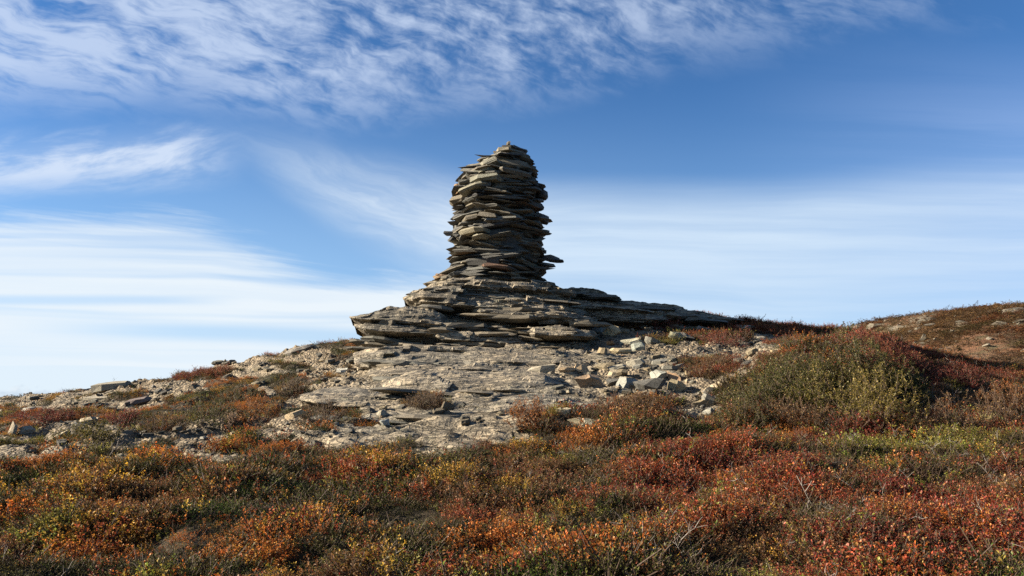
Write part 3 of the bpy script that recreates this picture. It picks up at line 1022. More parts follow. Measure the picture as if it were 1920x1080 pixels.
# ------------------------------------------------------------------ single stones lying about
CREAM, TAN, GREY, ORNG, SHADED, WHIT = (0.44, 0.36, 0.23, 1), (0.31, 0.245, 0.155, 1), (0.225, 0.215, 0.185, 1), (0.40, 0.22, 0.10, 1), (0.12, 0.115, 0.105, 1), (0.52, 0.50, 0.44, 1)  # the darkest grey has shade painted in, for stones lying in shadow
KEY = [  # px, py of the foot, width, height (pixels), colour, turn, roll, block?, name, label
    (1147, 629, 38, 24, CREAM, 0.4, 0.15, 1, "boulder", "cream angular block tilted on the upper right of the outcrop"),
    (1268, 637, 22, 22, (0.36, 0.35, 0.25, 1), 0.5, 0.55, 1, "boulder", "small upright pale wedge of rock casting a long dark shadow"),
    (1292, 641, 46, 18, SHADED, 0.3, 0.3, 1, "boulder", "dark shadow block just right of the pale upright wedge"),  # dark block stands in for the wedge's cast shadow
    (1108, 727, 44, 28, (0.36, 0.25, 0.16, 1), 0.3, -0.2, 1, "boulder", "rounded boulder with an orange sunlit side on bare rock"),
    (1092, 700, 34, 18, (0.50, 0.36, 0.22, 1), 0.2, 0.1, 1, "boulder", "pale orange block above the orange sided boulder"),
    (1062, 701, 34, 9, (0.48, 0.35, 0.22, 1), 0.1, 0.0, 0, "flat_stone", "thin pale orange slab left of the pale orange block"),
    (1185, 647, 48, 11, (0.42, 0.39, 0.29, 1), 0.2, -0.22, 0, "flat_stone", "long pale slab lying in the rubble under the cream block"),
    (1198, 659, 26, 18, (0.30, 0.32, 0.29, 1), 0.3, -0.3, 0, "flat_stone", "grey green slab propped up at the right end of the rubble heap"),
    (1167, 662, 42, 10, CREAM, 0.1, 0.05, 0, "flat_stone", "bright cream slab at the foot of the rubble heap"),
    (1131, 664, 24, 14, TAN, 0.2, 0.1, 1, "boulder", "tan block left of the bright cream slab"),
    (1110, 628, 52, 15, GREY, 0.1, 0.12, 0, "flat_stone", "wide grey slab left of the cream angular block"),
    (1148, 648, 18, 8, ORNG, 0.2, -0.2, 1, "loose_stone", "small orange stone beside the long pale slab"),
    (1224, 645, 30, 12, GREY, 0.2, 0.2, 0, "flat_stone", "grey flat stone right of the long pale slab"),
    (1060, 612, 34, 10, GREY, 0.3, -0.1, 0, "flat_stone", "grey slab lying on the outcrop below the cairn shadow"),
    (1032, 613, 22, 8, CREAM, 0.3, -0.1, 0, "flat_stone", "small pale slab at the centre of the outcrop edge"),
    (1270, 735, 40, 20, CREAM, 0.2, 0.42, 0, "boulder", "cream rectangular block sloping down to the right near the heath"),
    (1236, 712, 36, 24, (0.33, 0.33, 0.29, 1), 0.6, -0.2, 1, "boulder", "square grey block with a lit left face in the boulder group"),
    (1268, 714, 28, 19, (0.36, 0.24, 0.15, 1), 0.3, 0.1, 1, "boulder", "rusty brown block right of the square grey block"),
    (1293, 706, 17, 13, TAN, 0.3, 0.2, 1, "loose_stone", "small tan stone at the right end of the boulder group"),
    (1290, 718, 20, 10, (0.42, 0.33, 0.23, 1), 0.3, 0.0, 1, "loose_stone", "small pinkish tan stone under the rusty brown block"),
    (1276, 692, 28, 11, GREY, 0.1, 0.0, 1, "loose_stone", "rounded grey stone above the rusty brown block"),
    (1262, 696, 42, 8, GREY, 0.1, 0.05, 0, "flat_stone", "flat grey slab above the square grey block"),
    (1190, 688, 38, 12, (0.33, 0.30, 0.24, 1), 0.1, -0.25, 0, "flat_stone", "tilted grey tan slab leaning in the middle of the scree"),
    (1215, 697, 20, 9, TAN, 0.5, -0.5, 0, "flat_stone", "small tan slab standing on edge in the scree"),
    (1196, 692, 22, 8, GREY, 0.1, -0.3, 0, "flat_stone", "short grey slab under the tilted grey tan slab"),
    (1240, 683, 36, 8, GREY, 0.1, -0.05, 0, "flat_stone", "low grey slab at the top of the boulder group"),
    (1155, 705, 34, 9, (0.46, 0.38, 0.26, 1), 0.1, -0.05, 0, "flat_stone", "cream slab above the big grey boulder"),
    (1152, 696, 44, 10, (0.33, 0.30, 0.24, 1), 0.1, -0.25, 0, "flat_stone", "long grey slab leaning above the cream slab"),
    (1176, 728, 46, 24, (0.28, 0.28, 0.25, 1), 0.4, 0.1, 1, "boulder", "big grey boulder right of the orange sided boulder"),
    (1220, 732, 54, 26, SHADED, 0.2, 0.05, 1, "boulder", "large dark shaded boulder in the middle of the boulder group"),
    (1150, 722, 34, 14, SHADED, 0.2, 0.05, 1, "boulder", "dark stone in the shadow of the orange sided boulder"),  # dark colour paints in the boulder's shadow
    (1322, 764, 34, 18, TAN, 0.3, -0.2, 1, "boulder", "tan stone sunk in the heath below the boulder group"),
    (1338, 758, 40, 16, GREY, 0.3, 0.2, 0, "flat_stone", "grey slab behind the tan stone at the edge of the heath"),
    (1330, 780, 38, 16, (0.30, 0.29, 0.25, 1), 0.3, 0.1, 1, "boulder", "lowest grey stone half hidden by heath plants"),
    (1342, 736, 54, 12, (0.44, 0.36, 0.25, 1), 0.1, -0.35, 0, "flat_stone", "long tan slab sloping up right beside the green shrubs"),
    (1352, 743, 16, 9, (0.42, 0.40, 0.34, 1), 0.3, 0.0, 1, "loose_stone", "small pale stone under the long tan slab"),
    (1058, 781, 24, 18, (0.48, 0.41, 0.29, 1), 0.3, 0.2, 1, "boulder", "left of two cream blocks at the front edge of the bare rock"),
    (1081, 778, 24, 18, (0.50, 0.44, 0.31, 1), 0.3, -0.3, 1, "boulder", "right of two cream blocks at the front edge of the bare rock"),
    (1082, 800, 40, 18, (0.40, 0.35, 0.24, 1), 0.2, 0.0, 1, "boulder", "rounded olive tan stone in front of the two cream blocks"),
    (1112, 806, 50, 18, (0.40, 0.36, 0.27, 1), 0.2, 0.1, 0, "boulder", "broad flat tan stone at the edge of the red heath"),
    (1158, 820, 34, 8, WHIT, 0.2, -0.25, 0, "flat_stone", "small white flat stone between green moss and red heath"),
    (640, 868, 38, 9, (0.55, 0.53, 0.47, 1), 0.5, -0.55, 0, "flat_stone", "thin white slab tilted in the orange heath"),
    (690, 882, 22, 16, (0.46, 0.44, 0.28, 1), 0.3, 0.2, 1, "loose_stone", "small yellowish stone in the heath right of the tilted white slab"),
    (262, 899, 16, 5, WHIT, 0.3, -0.2, 0, "flat_stone", "tiny white sliver of stone in the golden heath"),
    (1398, 624, 44, 19, (0.38, 0.36, 0.30, 1), 0.3, -0.2, 1, "boulder", "pale grey boulder at the left end of the red shrub bank"),
    (684, 746, 50, 10, (0.30, 0.27, 0.22, 1), 0.1, -0.15, 0, "flat_stone", "dark fronted slab lying on pale rock left of centre"),
    (707, 742, 12, 8, WHIT, 0.3, 0.0, 1, "loose_stone", "white stone at the right end of the dark fronted slab"),
    (712, 782, 28, 16, (0.36, 0.32, 0.25, 1), 0.3, 0.0, 1, "boulder", "square grey tan block at the lower left of the bare rock"),
    (690, 788, 20, 11, (0.40, 0.36, 0.29, 1), 0.3, 0.0, 1, "loose_stone", "small rounded stone left of the square grey tan block"),
    (718, 768, 18, 6, CREAM, 0.3, -0.3, 0, "flat_stone", "small cream slab above the square grey tan block"),
    (721, 800, 16, 12, (0.42, 0.43, 0.40, 1), 0.3, 0.1, 1, "loose_stone", "small pale grey stone under the square grey tan block"),
    (548, 785, 44, 13, (0.46, 0.36, 0.23, 1), 0.4, -0.30, 0, "flat_stone", "cream slab sloping up right among left heath bushes"),
    (261, 803, 20, 11, CREAM, 0.4, -0.75, 0, "flat_stone", "pale shard standing tilted on the left slope"),
    (24, 816, 14, 24, (0.44, 0.37, 0.27, 1), 0.3, 0.05, 1, "boulder", "pale upright stone near the left edge of the picture"),
    (46, 815, 32, 16, (0.30, 0.30, 0.27, 1), 0.3, 0.05, 1, "boulder", "grey stone right of the pale upright stone on the left"),
    (202, 731, 68, 15, (0.30, 0.27, 0.21, 1), 0.1, -0.05, 0, "boulder", "flat capped boulder on the left skyline"),
    (180, 752, 60, 9, (0.38, 0.33, 0.25, 1), 0.1, 0.0, 0, "flat_stone", "wide pale slab below the flat capped skyline boulder"),
    (252, 757, 46, 10, (0.17, 0.13, 0.12, 1), 0.1, -0.08, 0, "flat_stone", "dark reddish slab on the left slope"),
    (310, 778, 12, 6, CREAM, 0.1, 0.0, 1, "loose_stone", "small round cream stone right of the dark reddish slab"),
    (160, 795, 34, 12, (0.46, 0.37, 0.25, 1), 0.2, -0.2, 0, "flat_stone", "tan slab among pale rubble on the far left slope"),
    (104, 828, 40, 10, (0.40, 0.34, 0.25, 1), 0.3, -0.4, 0, "flat_stone", "tan slab tilted against the lowest left rubble"),
    (52, 771, 24, 7, WHIT, 0.3, 0.0, 0, "flat_stone", "white stone in the crimson plants at far left"),
    (1212, 607, 60, 18, (0.42, 0.37, 0.28, 1), 0.1, 0.05, 0, "boulder", "broad cream rock under the dark ridge"),
    (1187, 600, 20, 11, CREAM, 0.3, 0.0, 1, "boulder", "cream stone at the left end of the broad cream rock"),
    (1231, 608, 16, 11, (0.50, 0.36, 0.18, 1), 0.3, 0.0, 1, "boulder", "small orange tan stone in front of the broad cream rock"),
    (1208, 617, 28, 14, (0.30, 0.31, 0.27, 1), 0.3, 0.0, 1, "boulder", "dark grey stone beneath the broad cream rock"),
    (1272, 598, 30, 7, WHIT, 0.1, 0.05, 0, "flat_stone", "white slab tucked under the dark ridge"),
    (556, 663, 54, 13, (0.22, 0.20, 0.18, 1), 0.1, -0.15, 0, "boulder", "dark rock on the left skyline below the outcrop tongue"),
    (649, 693, 20, 8, (0.55, 0.42, 0.26, 1), 0.2, 0.0, 1, "loose_stone", "pale orange stone on rubble left of the bare rock face"),
    (642, 698, 26, 7, WHIT, 0.2, 0.0, 0, "flat_stone", "white slab under the pale orange stone"),
    (1016, 702, 56, 16, (0.36, 0.32, 0.25, 1), 0.1, -0.08, 0, "boulder", "squared slab with a dark end on the bare rock face"),
    (742, 654, 70, 10, (0.33, 0.32, 0.23, 1), 0.1, 0.04, 0, "flat_stone", "greenish lens shaped slab under the outcrop tongue, lower of two"),
    (735, 631, 56, 10, (0.34, 0.34, 0.24, 1), 0.1, -0.02, 0, "flat_stone", "greenish lens shaped slab under the outcrop tongue, upper of two"),
    (1460, 665, 28, 9, CREAM, 0.2, 0.0, 0, "flat_stone", "cream flat stone in the grass on top of the green bank"),
    (1425, 640, 24, 8, (0.42, 0.37, 0.29, 1), 0.2, 0.0, 0, "flat_stone", "tan flat stone below the pale grey boulder"),
    (1325, 622, 44, 8, (0.38, 0.34, 0.27, 1), 0.2, 0.1, 0, "flat_stone", "flat tan stone in red plants behind the pale wedge"),
    (1130, 810, 22, 10, (0.45, 0.42, 0.34, 1), 0.2, 0.1, 0, "flat_stone", "pale stone right of the broad flat tan stone"),
    (1052, 857, 28, 12, (0.42, 0.38, 0.34, 1), 0.2, 0.1, 1, "loose_stone", "pinkish pale stone in a dark gap of the red heath"),
    (250, 968, 44, 9, (0.40, 0.36, 0.29, 1), 0.1, 0.0, 0, "flat_stone", "flat pale stone flush with the turf at lower left"),
    (700, 940, 14, 8, (0.46, 0.38, 0.28, 1), 0.1, 0.0, 1, "loose_stone", "small pale stone among red plants in the foreground"),
]


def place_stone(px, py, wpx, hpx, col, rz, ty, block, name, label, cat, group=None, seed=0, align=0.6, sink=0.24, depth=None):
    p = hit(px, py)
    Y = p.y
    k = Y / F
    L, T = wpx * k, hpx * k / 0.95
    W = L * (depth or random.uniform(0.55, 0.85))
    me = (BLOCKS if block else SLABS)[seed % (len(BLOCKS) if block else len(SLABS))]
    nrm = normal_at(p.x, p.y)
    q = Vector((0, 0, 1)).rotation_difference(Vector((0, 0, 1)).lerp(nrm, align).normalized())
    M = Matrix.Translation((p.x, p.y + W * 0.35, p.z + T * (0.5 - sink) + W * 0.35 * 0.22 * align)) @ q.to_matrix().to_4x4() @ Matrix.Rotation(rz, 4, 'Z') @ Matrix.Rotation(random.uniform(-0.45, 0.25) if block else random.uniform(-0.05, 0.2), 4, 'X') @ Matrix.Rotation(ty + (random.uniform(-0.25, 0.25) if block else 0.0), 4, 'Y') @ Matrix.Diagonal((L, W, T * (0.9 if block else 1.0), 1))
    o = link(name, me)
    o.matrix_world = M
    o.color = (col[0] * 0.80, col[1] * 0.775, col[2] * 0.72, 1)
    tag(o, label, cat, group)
    return o


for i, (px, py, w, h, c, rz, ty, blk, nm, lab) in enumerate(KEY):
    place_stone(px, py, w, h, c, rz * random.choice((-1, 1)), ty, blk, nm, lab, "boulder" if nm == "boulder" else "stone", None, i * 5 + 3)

AREAS = [  # px0, px1, py0, py1, how many, name, label, group
    (1040, 1420, 628, 745, 95, "flat small angular stone strewn over the scree right of the outcrop", "small stones strewn over the right scree"),
    (380, 690, 650, 760, 55, "thin small stone scattered on the pale gravel slope left of the outcrop", "small stones on the left gravel slope"),
    (20, 400, 725, 840, 50, "small flat stone on the bare far left slope", "small stones on the far left slope"),
    (620, 1060, 745, 815, 30, "small stone lying along the front edge of the bare rock", "small stones along the front rock edge"),
    (1150, 1400, 590, 630, 22, "small stone lying below the dark skyline ridge", "small stones below the ridge"),
]
RS = random.Random(77)
STREWN = []
for (x0, x1, y0, y1, n, lab, grp) in AREAS:
    done = tries = 0
    while done < n and tries < n * 12:
        tries += 1
        px, py = RS.uniform(x0, x1), RS.uniform(y0, y1)
        p = hit(px, py)
        if p.y > 19.5:
            continue
        if z_full(np.array([p.x]), np.array([p.y]))[1][0] < 0.45:
            continue
        w = RS.choice((9, 11, 12, 14, 16, 18, 22, 26))
        w *= 0.75 + 0.5 * sstep(np.array(py), 600, 780)
        h = w * RS.uniform(0.18, 0.50)
        c = stone_colour(RS)
        c = (min(c[0] * 1.25, .6), min(c[1] * 1.2, .55), min(c[2] * 1.12, .45), 1)
        blk = RS.random() < 0.10
        h = h * (0.7 if px < 700 else 0.9)
        o = place_stone(px, py, float(w), float(h), c, RS.uniform(-1.5, 1.5), RS.uniform(-0.25, 0.25), blk, "loose_stone", lab, "stone", grp, RS.randrange(999), 0.9, 0.2)
        done += 1
        STREWN.append((o, px, py, c, blk, w))

# each strewn stone is told by its look and by the larger stone it lies next to
CUT = {"on", "in", "at", "beside", "with", "of", "lying", "left", "right", "tilted", "propped", "leaning", "standing", "sloping", "casting", "just", "under", "above", "sunk", "behind", "half", "among", "against", "along", "flush", "tucked", "below", "beneath", "growing", "near", "from", "as"}


def short(lab):
    out_ = []
    for w_ in lab.replace(",", "").split():
        if w_ in CUT:
            break
        out_.append(w_)
    return " ".join(out_)


ANCH = [(k_[0], k_[1], short(k_[9])) for k_ in KEY]
names_ = [a_[2] for a_ in ANCH]
ANCH = [a_ for a_ in ANCH if names_.count(a_[2]) == 1 and len(a_[2].split()) > 1]
buckets = {}
for (o, px, py, c, blk, w) in STREWN:
    ax, ay, nm = min(ANCH, key=lambda a_: (a_[0] - px) ** 2 + (2.2 * (a_[1] - py)) ** 2)
    dx, dy = px - ax, (py - ay) * 2.2
    sd = ("right of" if dx > 0 else "left of") if abs(dx) > abs(dy) else ("in front of" if dy > 0 else "behind")
    lum = c[0]
    tone = "dark grey" if lum < 0.19 else ("grey" if lum < 0.255 else ("tan" if lum < 0.34 else "pale"))
    shp = ("chunky " if blk else "flat ") + ("little " if w < 11.5 else "")
    buckets.setdefault((shp, tone, sd, nm), []).append((math.hypot(dx, dy), o))
ORD = ["nearest", "second nearest", "third nearest", "fourth nearest", "fifth nearest", "sixth nearest", "seventh nearest", "eighth nearest"]
for (shp, tone, sd, nm), lst in buckets.items():
    lst.sort(key=lambda q_: q_[0])
    for i, (d_, o) in enumerate(lst):
        o['label'] = ((ORD[min(i, 7)] + " " if len(lst) > 1 else "") + f"{shp}{tone} stone {sd} the {nm}")

# ------------------------------------------------------------------ plant prototypes (for the ground cover)
def leaf_quad(V, Fc, p, d, up, L, Wd):
    s = d.cross(up)
    if s.length < 1e-4:
        s = Vector((1, 0, 0))
    s.normalize()
    k = len(V)
    mid = p + d * (L * 0.55)
    V += [p, mid + s * Wd + up * (Wd * 0.35), p + d * L, mid - s * Wd + up * (Wd * 0.35)]
    Fc += [(k, k + 1, k + 2), (k, k + 2, k + 3)]


def tube(V, Fc, pts, r0, r1, n=3):
    k0 = len(V)
    for i, p in enumerate(pts):
        t = i / (len(pts) - 1)
        d = (pts[min(i + 1, len(pts) - 1)] - pts[max(i - 1, 0)])
        d = d.normalized() if d.length > 1e-6 else Vector((0, 0, 1))
        s = d.orthogonal().normalized()
        b = d.cross(s)
        r = r0 + (r1 - r0) * t
        for j in range(n):
            a = 2 * math.pi * j / n
            V.append(p + (s * math.cos(a) + b * math.sin(a)) * r)
    for i in range(len(pts) - 1):
        for j in range(n):
            Fc.append((k0 + i * n + j, k0 + i * n + (j + 1) % n, k0 + (i + 1) * n + (j + 1) % n, k0 + (i + 1) * n + j))


def rand_unit(r, zmin=-0.2):
    while True:
        v = Vector((r.uniform(-1, 1), r.uniform(-1, 1), r.uniform(zmin, 1)))
        if 0.1 < v.length < 1:
            return v.normalized()


def set_leafvar(me, nstem, vals):
    a = me.attributes.new('leafvar', 'FLOAT', 'FACE')
    full = np.full(len(me.polygons), 0.15, np.float32)
    full[nstem:nstem + len(vals)] = vals
    a.data.foreach_set('value', full)


def proto(name, seed, kind):
    r = random.Random(seed)
    SV, SF, LV, LF, var = [], [], [], [], []
    if kind == 'leafy':
        for _ in range(r.randint(6, 9)):
            b = Vector((r.gauss(0, 0.035), r.gauss(0, 0.035), -0.02))
            hgt = r.uniform(0.050, 0.112)
            lean = Vector((r.gauss(0, 0.035) + b.x * 0.6, r.gauss(0, 0.035) + b.y * 0.6, hgt))
            pts = [b, b + lean * 0.5 + Vector((r.gauss(0, .006), r.gauss(0, .006), 0)), b + lean]
            tube(SV, SF, pts, 0.0016, 0.0008)
            for i in range(r.randint(14, 20)):
                t = r.uniform(0.30, 1.05)
                p = b + lean * t
                d = rand_unit(r, -0.25)
                leaf_quad(LV, LF, p + d * 0.003, d, Vector((r.gauss(0, .4), r.gauss(0, .4), 1)).normalized(), r.uniform(0.008, 0.0145), r.uniform(0.0027, 0.0044))
                var += [r.random()] * 2
    elif kind == 'needle':
        for _ in range(r.randint(11, 15)):
            b = Vector((r.gauss(0, 0.04), r.gauss(0, 0.04), -0.02))
            hgt = r.uniform(0.035, 0.085)
            lean = Vector((r.gauss(0, 0.03) + b.x * 0.5, r.gauss(0, 0.03) + b.y * 0.5, hgt))
            tube(SV, SF, [b, b + lean], 0.0018, 0.001)
            sv = r.random()
            for i in range(14):
                t = i / 14 + r.uniform(0, .06)
                p = b + lean * t
                d = rand_unit(r, 0.0)
                leaf_quad(LV, LF, p, d, Vector((0, 0, 1)), r.uniform(0.008, 0.015), r.uniform(0.0014, 0.0024))
                var += [min(1, max(0, sv * 0.7 + r.random() * 0.3))] * 2
    elif kind == 'grass':
        for _ in range(24):
            b = Vector((r.gauss(0, 0.02), r.gauss(0, 0.02), -0.01))
            l = Vector((r.gauss(0, 0.06), r.gauss(0, 0.06), r.uniform(0.08, 0.17)))
            s = l.orthogonal().normalized() * 0.0016
            k = len(LV)
            m = b + l * 0.55 + Vector((0, 0, 0.015))
            LV += [b - s, b + s, m + s, m - s, b + l]
            LF += [(k, k + 1, k + 2), (k, k + 2, k + 3), (k + 3, k + 2, k + 4)]
            var += [r.uniform(0.3, 0.8)] * 3
    elif kind == 'twig':
        main = [Vector((0, 0, -0.03))]
        d = Vector((r.gauss(0, 0.5), r.gauss(0, 0.5), 0.7)).normalized()
        for i in range(5):
            d = (d + Vector((r.gauss(0, .28), r.gauss(0, .28), r.gauss(0, .22)))).normalized()
            main.append(main[-1] + d * r.uniform(0.03, 0.06))
        tube(SV, SF, main, 0.0026, 0.0010)
        for i in (2, 3, 4, 4):
            e = rand_unit(r, 0.1)
            q = [main[i], main[i] + e * r.uniform(0.02, 0.05)]
            q.append(q[-1] + (e + rand_unit(r, 0)).normalized() * r.uniform(0.02, 0.05))
            tube(SV, SF, q, 0.0015, 0.0007)
    V = SV + LV
    k = len(SV)
    Fc = SF + [tuple(i + k for i in f) for f in LF]
    me = mesh_from(name, V, Fc)
    stem_mat = M_TWIG if kind == 'twig' else M_STEM
    me.materials.append(stem_mat)
    if kind != 'twig':
        me.materials.append(M_NEEDLE if kind == 'needle' else M_LEAF)
        mi = np.zeros(len(me.polygons), np.int32)
        mi[len(SF):] = 1
        me.polygons.foreach_set('material_index', mi)
        set_leafvar(me, len(SF), np.array(var, np.float32))
    return bpy.data.objects.new(name, me)


def proto_collection(name, obs):
    c = bpy.data.collections.new(name)
    for o in obs:
        c.objects.link(o)
    return c


PC = {
    'leafy': proto_collection("leafy_sprigs", [proto("leafy_sprig", 500 + i, 'leafy') for i in range(8)]),
    'needle': proto_collection("needle_sprigs", [proto("needle_sprig", 600 + i, 'needle') for i in range(6)]),
    'grass': proto_collection("grass_tufts", [proto("grass_tuft", 700 + i, 'grass') for i in range(4)]),
    'twig': proto_collection("bare_twigs", [proto("bare_twig", 800 + i, 'twig') for i in range(8)]),
}
chips = []
for i in range(8):
    v, f = slab_mesh(900 + i, n=random.choice((5, 6, 7)), chunky=True, jag=0.25)
    chips.append(bpy.data.objects.new("stone_chip", mesh_from("stone_chip", v, f, M_CHIP)))
PC['chip'] = proto_collection("stone_chips", chips)


def scatter(name, label, coll, pos, rot, scl, idx, col):
    me = bpy.data.meshes.new(name)
    n = len(pos)
    me.vertices.add(n)
    me.vertices.foreach_set('co', np.asarray(pos, np.float32).ravel())
    for nm, ty, dat, key in (('rot', 'FLOAT_VECTOR', rot, 'vector'), ('scl', 'FLOAT_VECTOR', scl, 'vector'), ('icol', 'FLOAT_COLOR', col, 'color')):
        a = me.attributes.new(nm, ty, 'POINT')
        a.data.foreach_set(key, np.asarray(dat, np.float32).ravel())
    a = me.attributes.new('idx', 'INT', 'POINT')
    a.data.foreach_set('value', np.asarray(idx, np.int32))
    o = link(name, me)
    ng = bpy.data.node_groups.new(name, 'GeometryNodeTree')
    ng.interface.new_socket('Geometry', in_out='INPUT', socket_type='NodeSocketGeometry')
    ng.interface.new_socket('Geometry', in_out='OUTPUT', socket_type='NodeSocketGeometry')
    N = ng.nodes
    gi, go = N.new('NodeGroupInput'), N.new('NodeGroupOutput')
    ip = N.new('GeometryNodeInstanceOnPoints')
    ci = N.new('GeometryNodeCollectionInfo')
    ci.inputs['Collection'].default_value = coll
    ci.inputs['Separate Children'].default_value = True
    ci.inputs['Reset Children'].default_value = True
    ip.inputs['Pick Instance'].default_value = True

    def na(nm, ty):
        q = N.new('GeometryNodeInputNamedAttribute')
        q.data_type = ty
        q.inputs['Name'].default_value = nm
        return q.outputs['Attribute']
    L = ng.links.new
    L(gi.outputs[0], ip.inputs['Points'])
    L(ci.outputs[0], ip.inputs['Instance'])
    L(na('idx', 'INT'), ip.inputs['Instance Index'])
    L(na('rot', 'FLOAT_VECTOR'), ip.inputs['Rotation'])
    L(na('scl', 'FLOAT_VECTOR'), ip.inputs['Scale'])
    L(ip.outputs[0], go.inputs[0])
    mod = o.modifiers.new('scatter', 'NODES')
    mod.node_group = ng
    tag(o, label, None, None, 'stuff')
    return o


# ------------------------------------------------------------------ ground cover
SPC = {  # species: colour, form
    'orange': ((0.50, 0.150, 0.028), 'leafy'), 'gold': ((0.50, 0.26, 0.035), 'leafy'), 'red': ((0.31, 0.066, 0.026), 'leafy'),
    'crimson': ((0.21, 0.034, 0.022), 'leafy'), 'yellowgreen': ((0.24, 0.215, 0.036), 'leafy'), 'olive': ((0.130, 0.118, 0.030), 'needle'),
    'moss': ((0.090, 0.130, 0.020), 'needle'), 'heather': ((0.13, 0.068, 0.034), 'needle'), 'straw': ((0.36, 0.27, 0.16), 'grass'),
    'brown': ((0.19, 0.082, 0.034), 'leafy'),
}
NAMES = list(SPC)
BASEW = {'orange': 0.98, 'gold': 0.52, 'red': 0.74, 'crimson': 0.42, 'yellowgreen': 0.72, 'olive': 1.32, 'moss': 1.02, 'heather': 0.55, 'straw': -0.9, 'brown': 0.92}
BL = [  # patches seen in the photograph: px, py, rx, ry, species, gain
    (430, 830, 170, 42, 'gold', 0.9), (520, 850, 120, 40, 'orange', 0.8), (230, 905, 150, 36, 'orange', 1.0), (230, 905, 110, 30, 'gold', 0.7),
    (60, 900, 70, 22, 'moss', 1.4), (480, 915, 130, 26, 'moss', 1.2), (330, 870, 60, 18, 'orange', 0.6), (420, 880, 50, 14, 'moss', 0.9),
    (260, 1010, 130, 40, 'red', 0.6), (330, 1040, 190, 46, 'orange', 1.7), (120, 1050, 150, 44, 'orange', 1.5), (230, 1030, 120, 40, 'gold', 1.2), (150, 960, 120, 30, 'heather', 0.8),
    (570, 960, 60, 60, 'heather', 0.9), (620, 870, 60, 30, 'olive', 1.2), (680, 830, 130, 26, 'orange', 0.3), (800, 900, 100, 30, 'olive', 1.0), (780, 850, 120, 30, 'gold', 0.35),
    (740, 950, 120, 40, 'red', 0.8), (860, 960, 100, 30, 'red', 0.7), (960, 880, 150, 60, 'brown', 0.6), (960, 850, 130, 50, 'yellowgreen', 0.5), (900, 1030, 240, 56, 'orange', 1.5), (800, 1050, 160, 40, 'gold', 0.8),
    (1060, 960, 120, 60, 'olive', 0.6), (1130, 860, 110, 40, 'orange', 0.6), (1000, 780, 60, 16, 'orange', 0.9), (980, 790, 80, 20, 'red', 0.6),
    (1180, 770, 70, 26, 'brown', 0.9), (1180, 770, 60, 26, 'olive', 0.9), (1160, 800, 60, 20, 'moss', 0.8), (1240, 800, 90, 40, 'orange', 0.9), (1320, 830, 120, 40, 'red', 0.7),
    (1330, 930, 260, 90, 'red', 1.1), (1330, 930, 260, 90, 'crimson', 0.9), (1600, 990, 400, 90, 'crimson', 1.1), (1600, 990, 400, 90, 'red', 1.1),
    (1250, 960, 120, 60, 'yellowgreen', 0.4), (1460, 1040, 60, 40, 'yellowgreen', 0.9), (1800, 850, 200, 36, 'yellowgreen', 1.5), (1620, 850, 100, 26, 'yellowgreen', 0.9), (1750, 890, 250, 36, 'heather', 0.9),
    (1450, 720, 120, 50, 'olive', 1.3), (1400, 760, 110, 40, 'olive', 0.9), (1420, 780, 80, 30, 'red', 0.6), (1560, 760, 140, 60, 'yellowgreen', 0.9), (1560, 760, 140, 60, 'heather', 0.7),
    (1500, 650, 90, 16, 'moss', 1.5), (1560, 625, 200, 20, 'red', 1.5), (1650, 650, 150, 40, 'red', 1.8), (1650, 650, 150, 40, 'crimson', 1.2), (1780, 690, 140, 60, 'crimson', 1.7), (1780, 700, 140, 50, 'brown', 0.8),  # brown patch at the hollow: darker plants paint in its shade
    (1440, 620, 80, 14, 'red', 1.0), (1350, 632, 70, 18, 'crimson', 0.8), (1350, 632, 70, 18, 'heather', 0.8), (1335, 690, 50, 16, 'brown', 1.0), (1330, 690, 50, 16, 'orange', 0.5),
    (60, 785, 80, 14, 'crimson', 2.6), (228, 785, 40, 14, 'crimson', 1.6), (150, 778, 50, 9, 'heather', 1.2), (370, 704, 60, 10, 'crimson', 2.0), (600, 643, 80, 9, 'crimson', 1.8), (408, 722, 50, 9, 'orange', 0.9),
    (480, 765, 50, 22, 'orange', 0.9), (480, 765, 50, 22, 'red', 0.9), (385, 770, 70, 20, 'olive', 1.2), (438, 742, 50, 14, 'olive', 1.3), (545, 722, 40, 14, 'heather', 1.2), (600, 778, 60, 22, 'heather', 1.4),
    (800, 757, 45, 12, 'heather', 1.5), (300, 792, 70, 18, 'heather', 1.0), (240, 830, 130, 26, 'brown', 0.8), (100, 850, 110, 30, 'yellowgreen', 0.6), (330, 830, 80, 20, 'olive', 0.8), (1215, 612, 60, 9, 'red', 1.2), (1280, 603, 70, 9, 'crimson', 1.4),
    (1850, 665, 90, 30, 'orange', 2.2), (640, 810, 60, 14, 'red', 0.7), (430, 795, 18, 14, 'straw', 5.0), (760, 880, 60, 30, 'moss', 0.9), (300, 960, 90, 20, 'moss', 0.9), (560, 1010, 90, 24, 'olive', 0.8), (200, 870, 70, 16, 'olive', 0.8), (520, 820, 60, 20, 'moss', 0.8), (870, 860, 60, 24, 'moss', 0.8), (1010, 1050, 70, 24, 'moss', 0.7), (90, 1000, 60, 20, 'moss', 0.9), (430, 990, 70, 20, 'orange', 0.8),
]


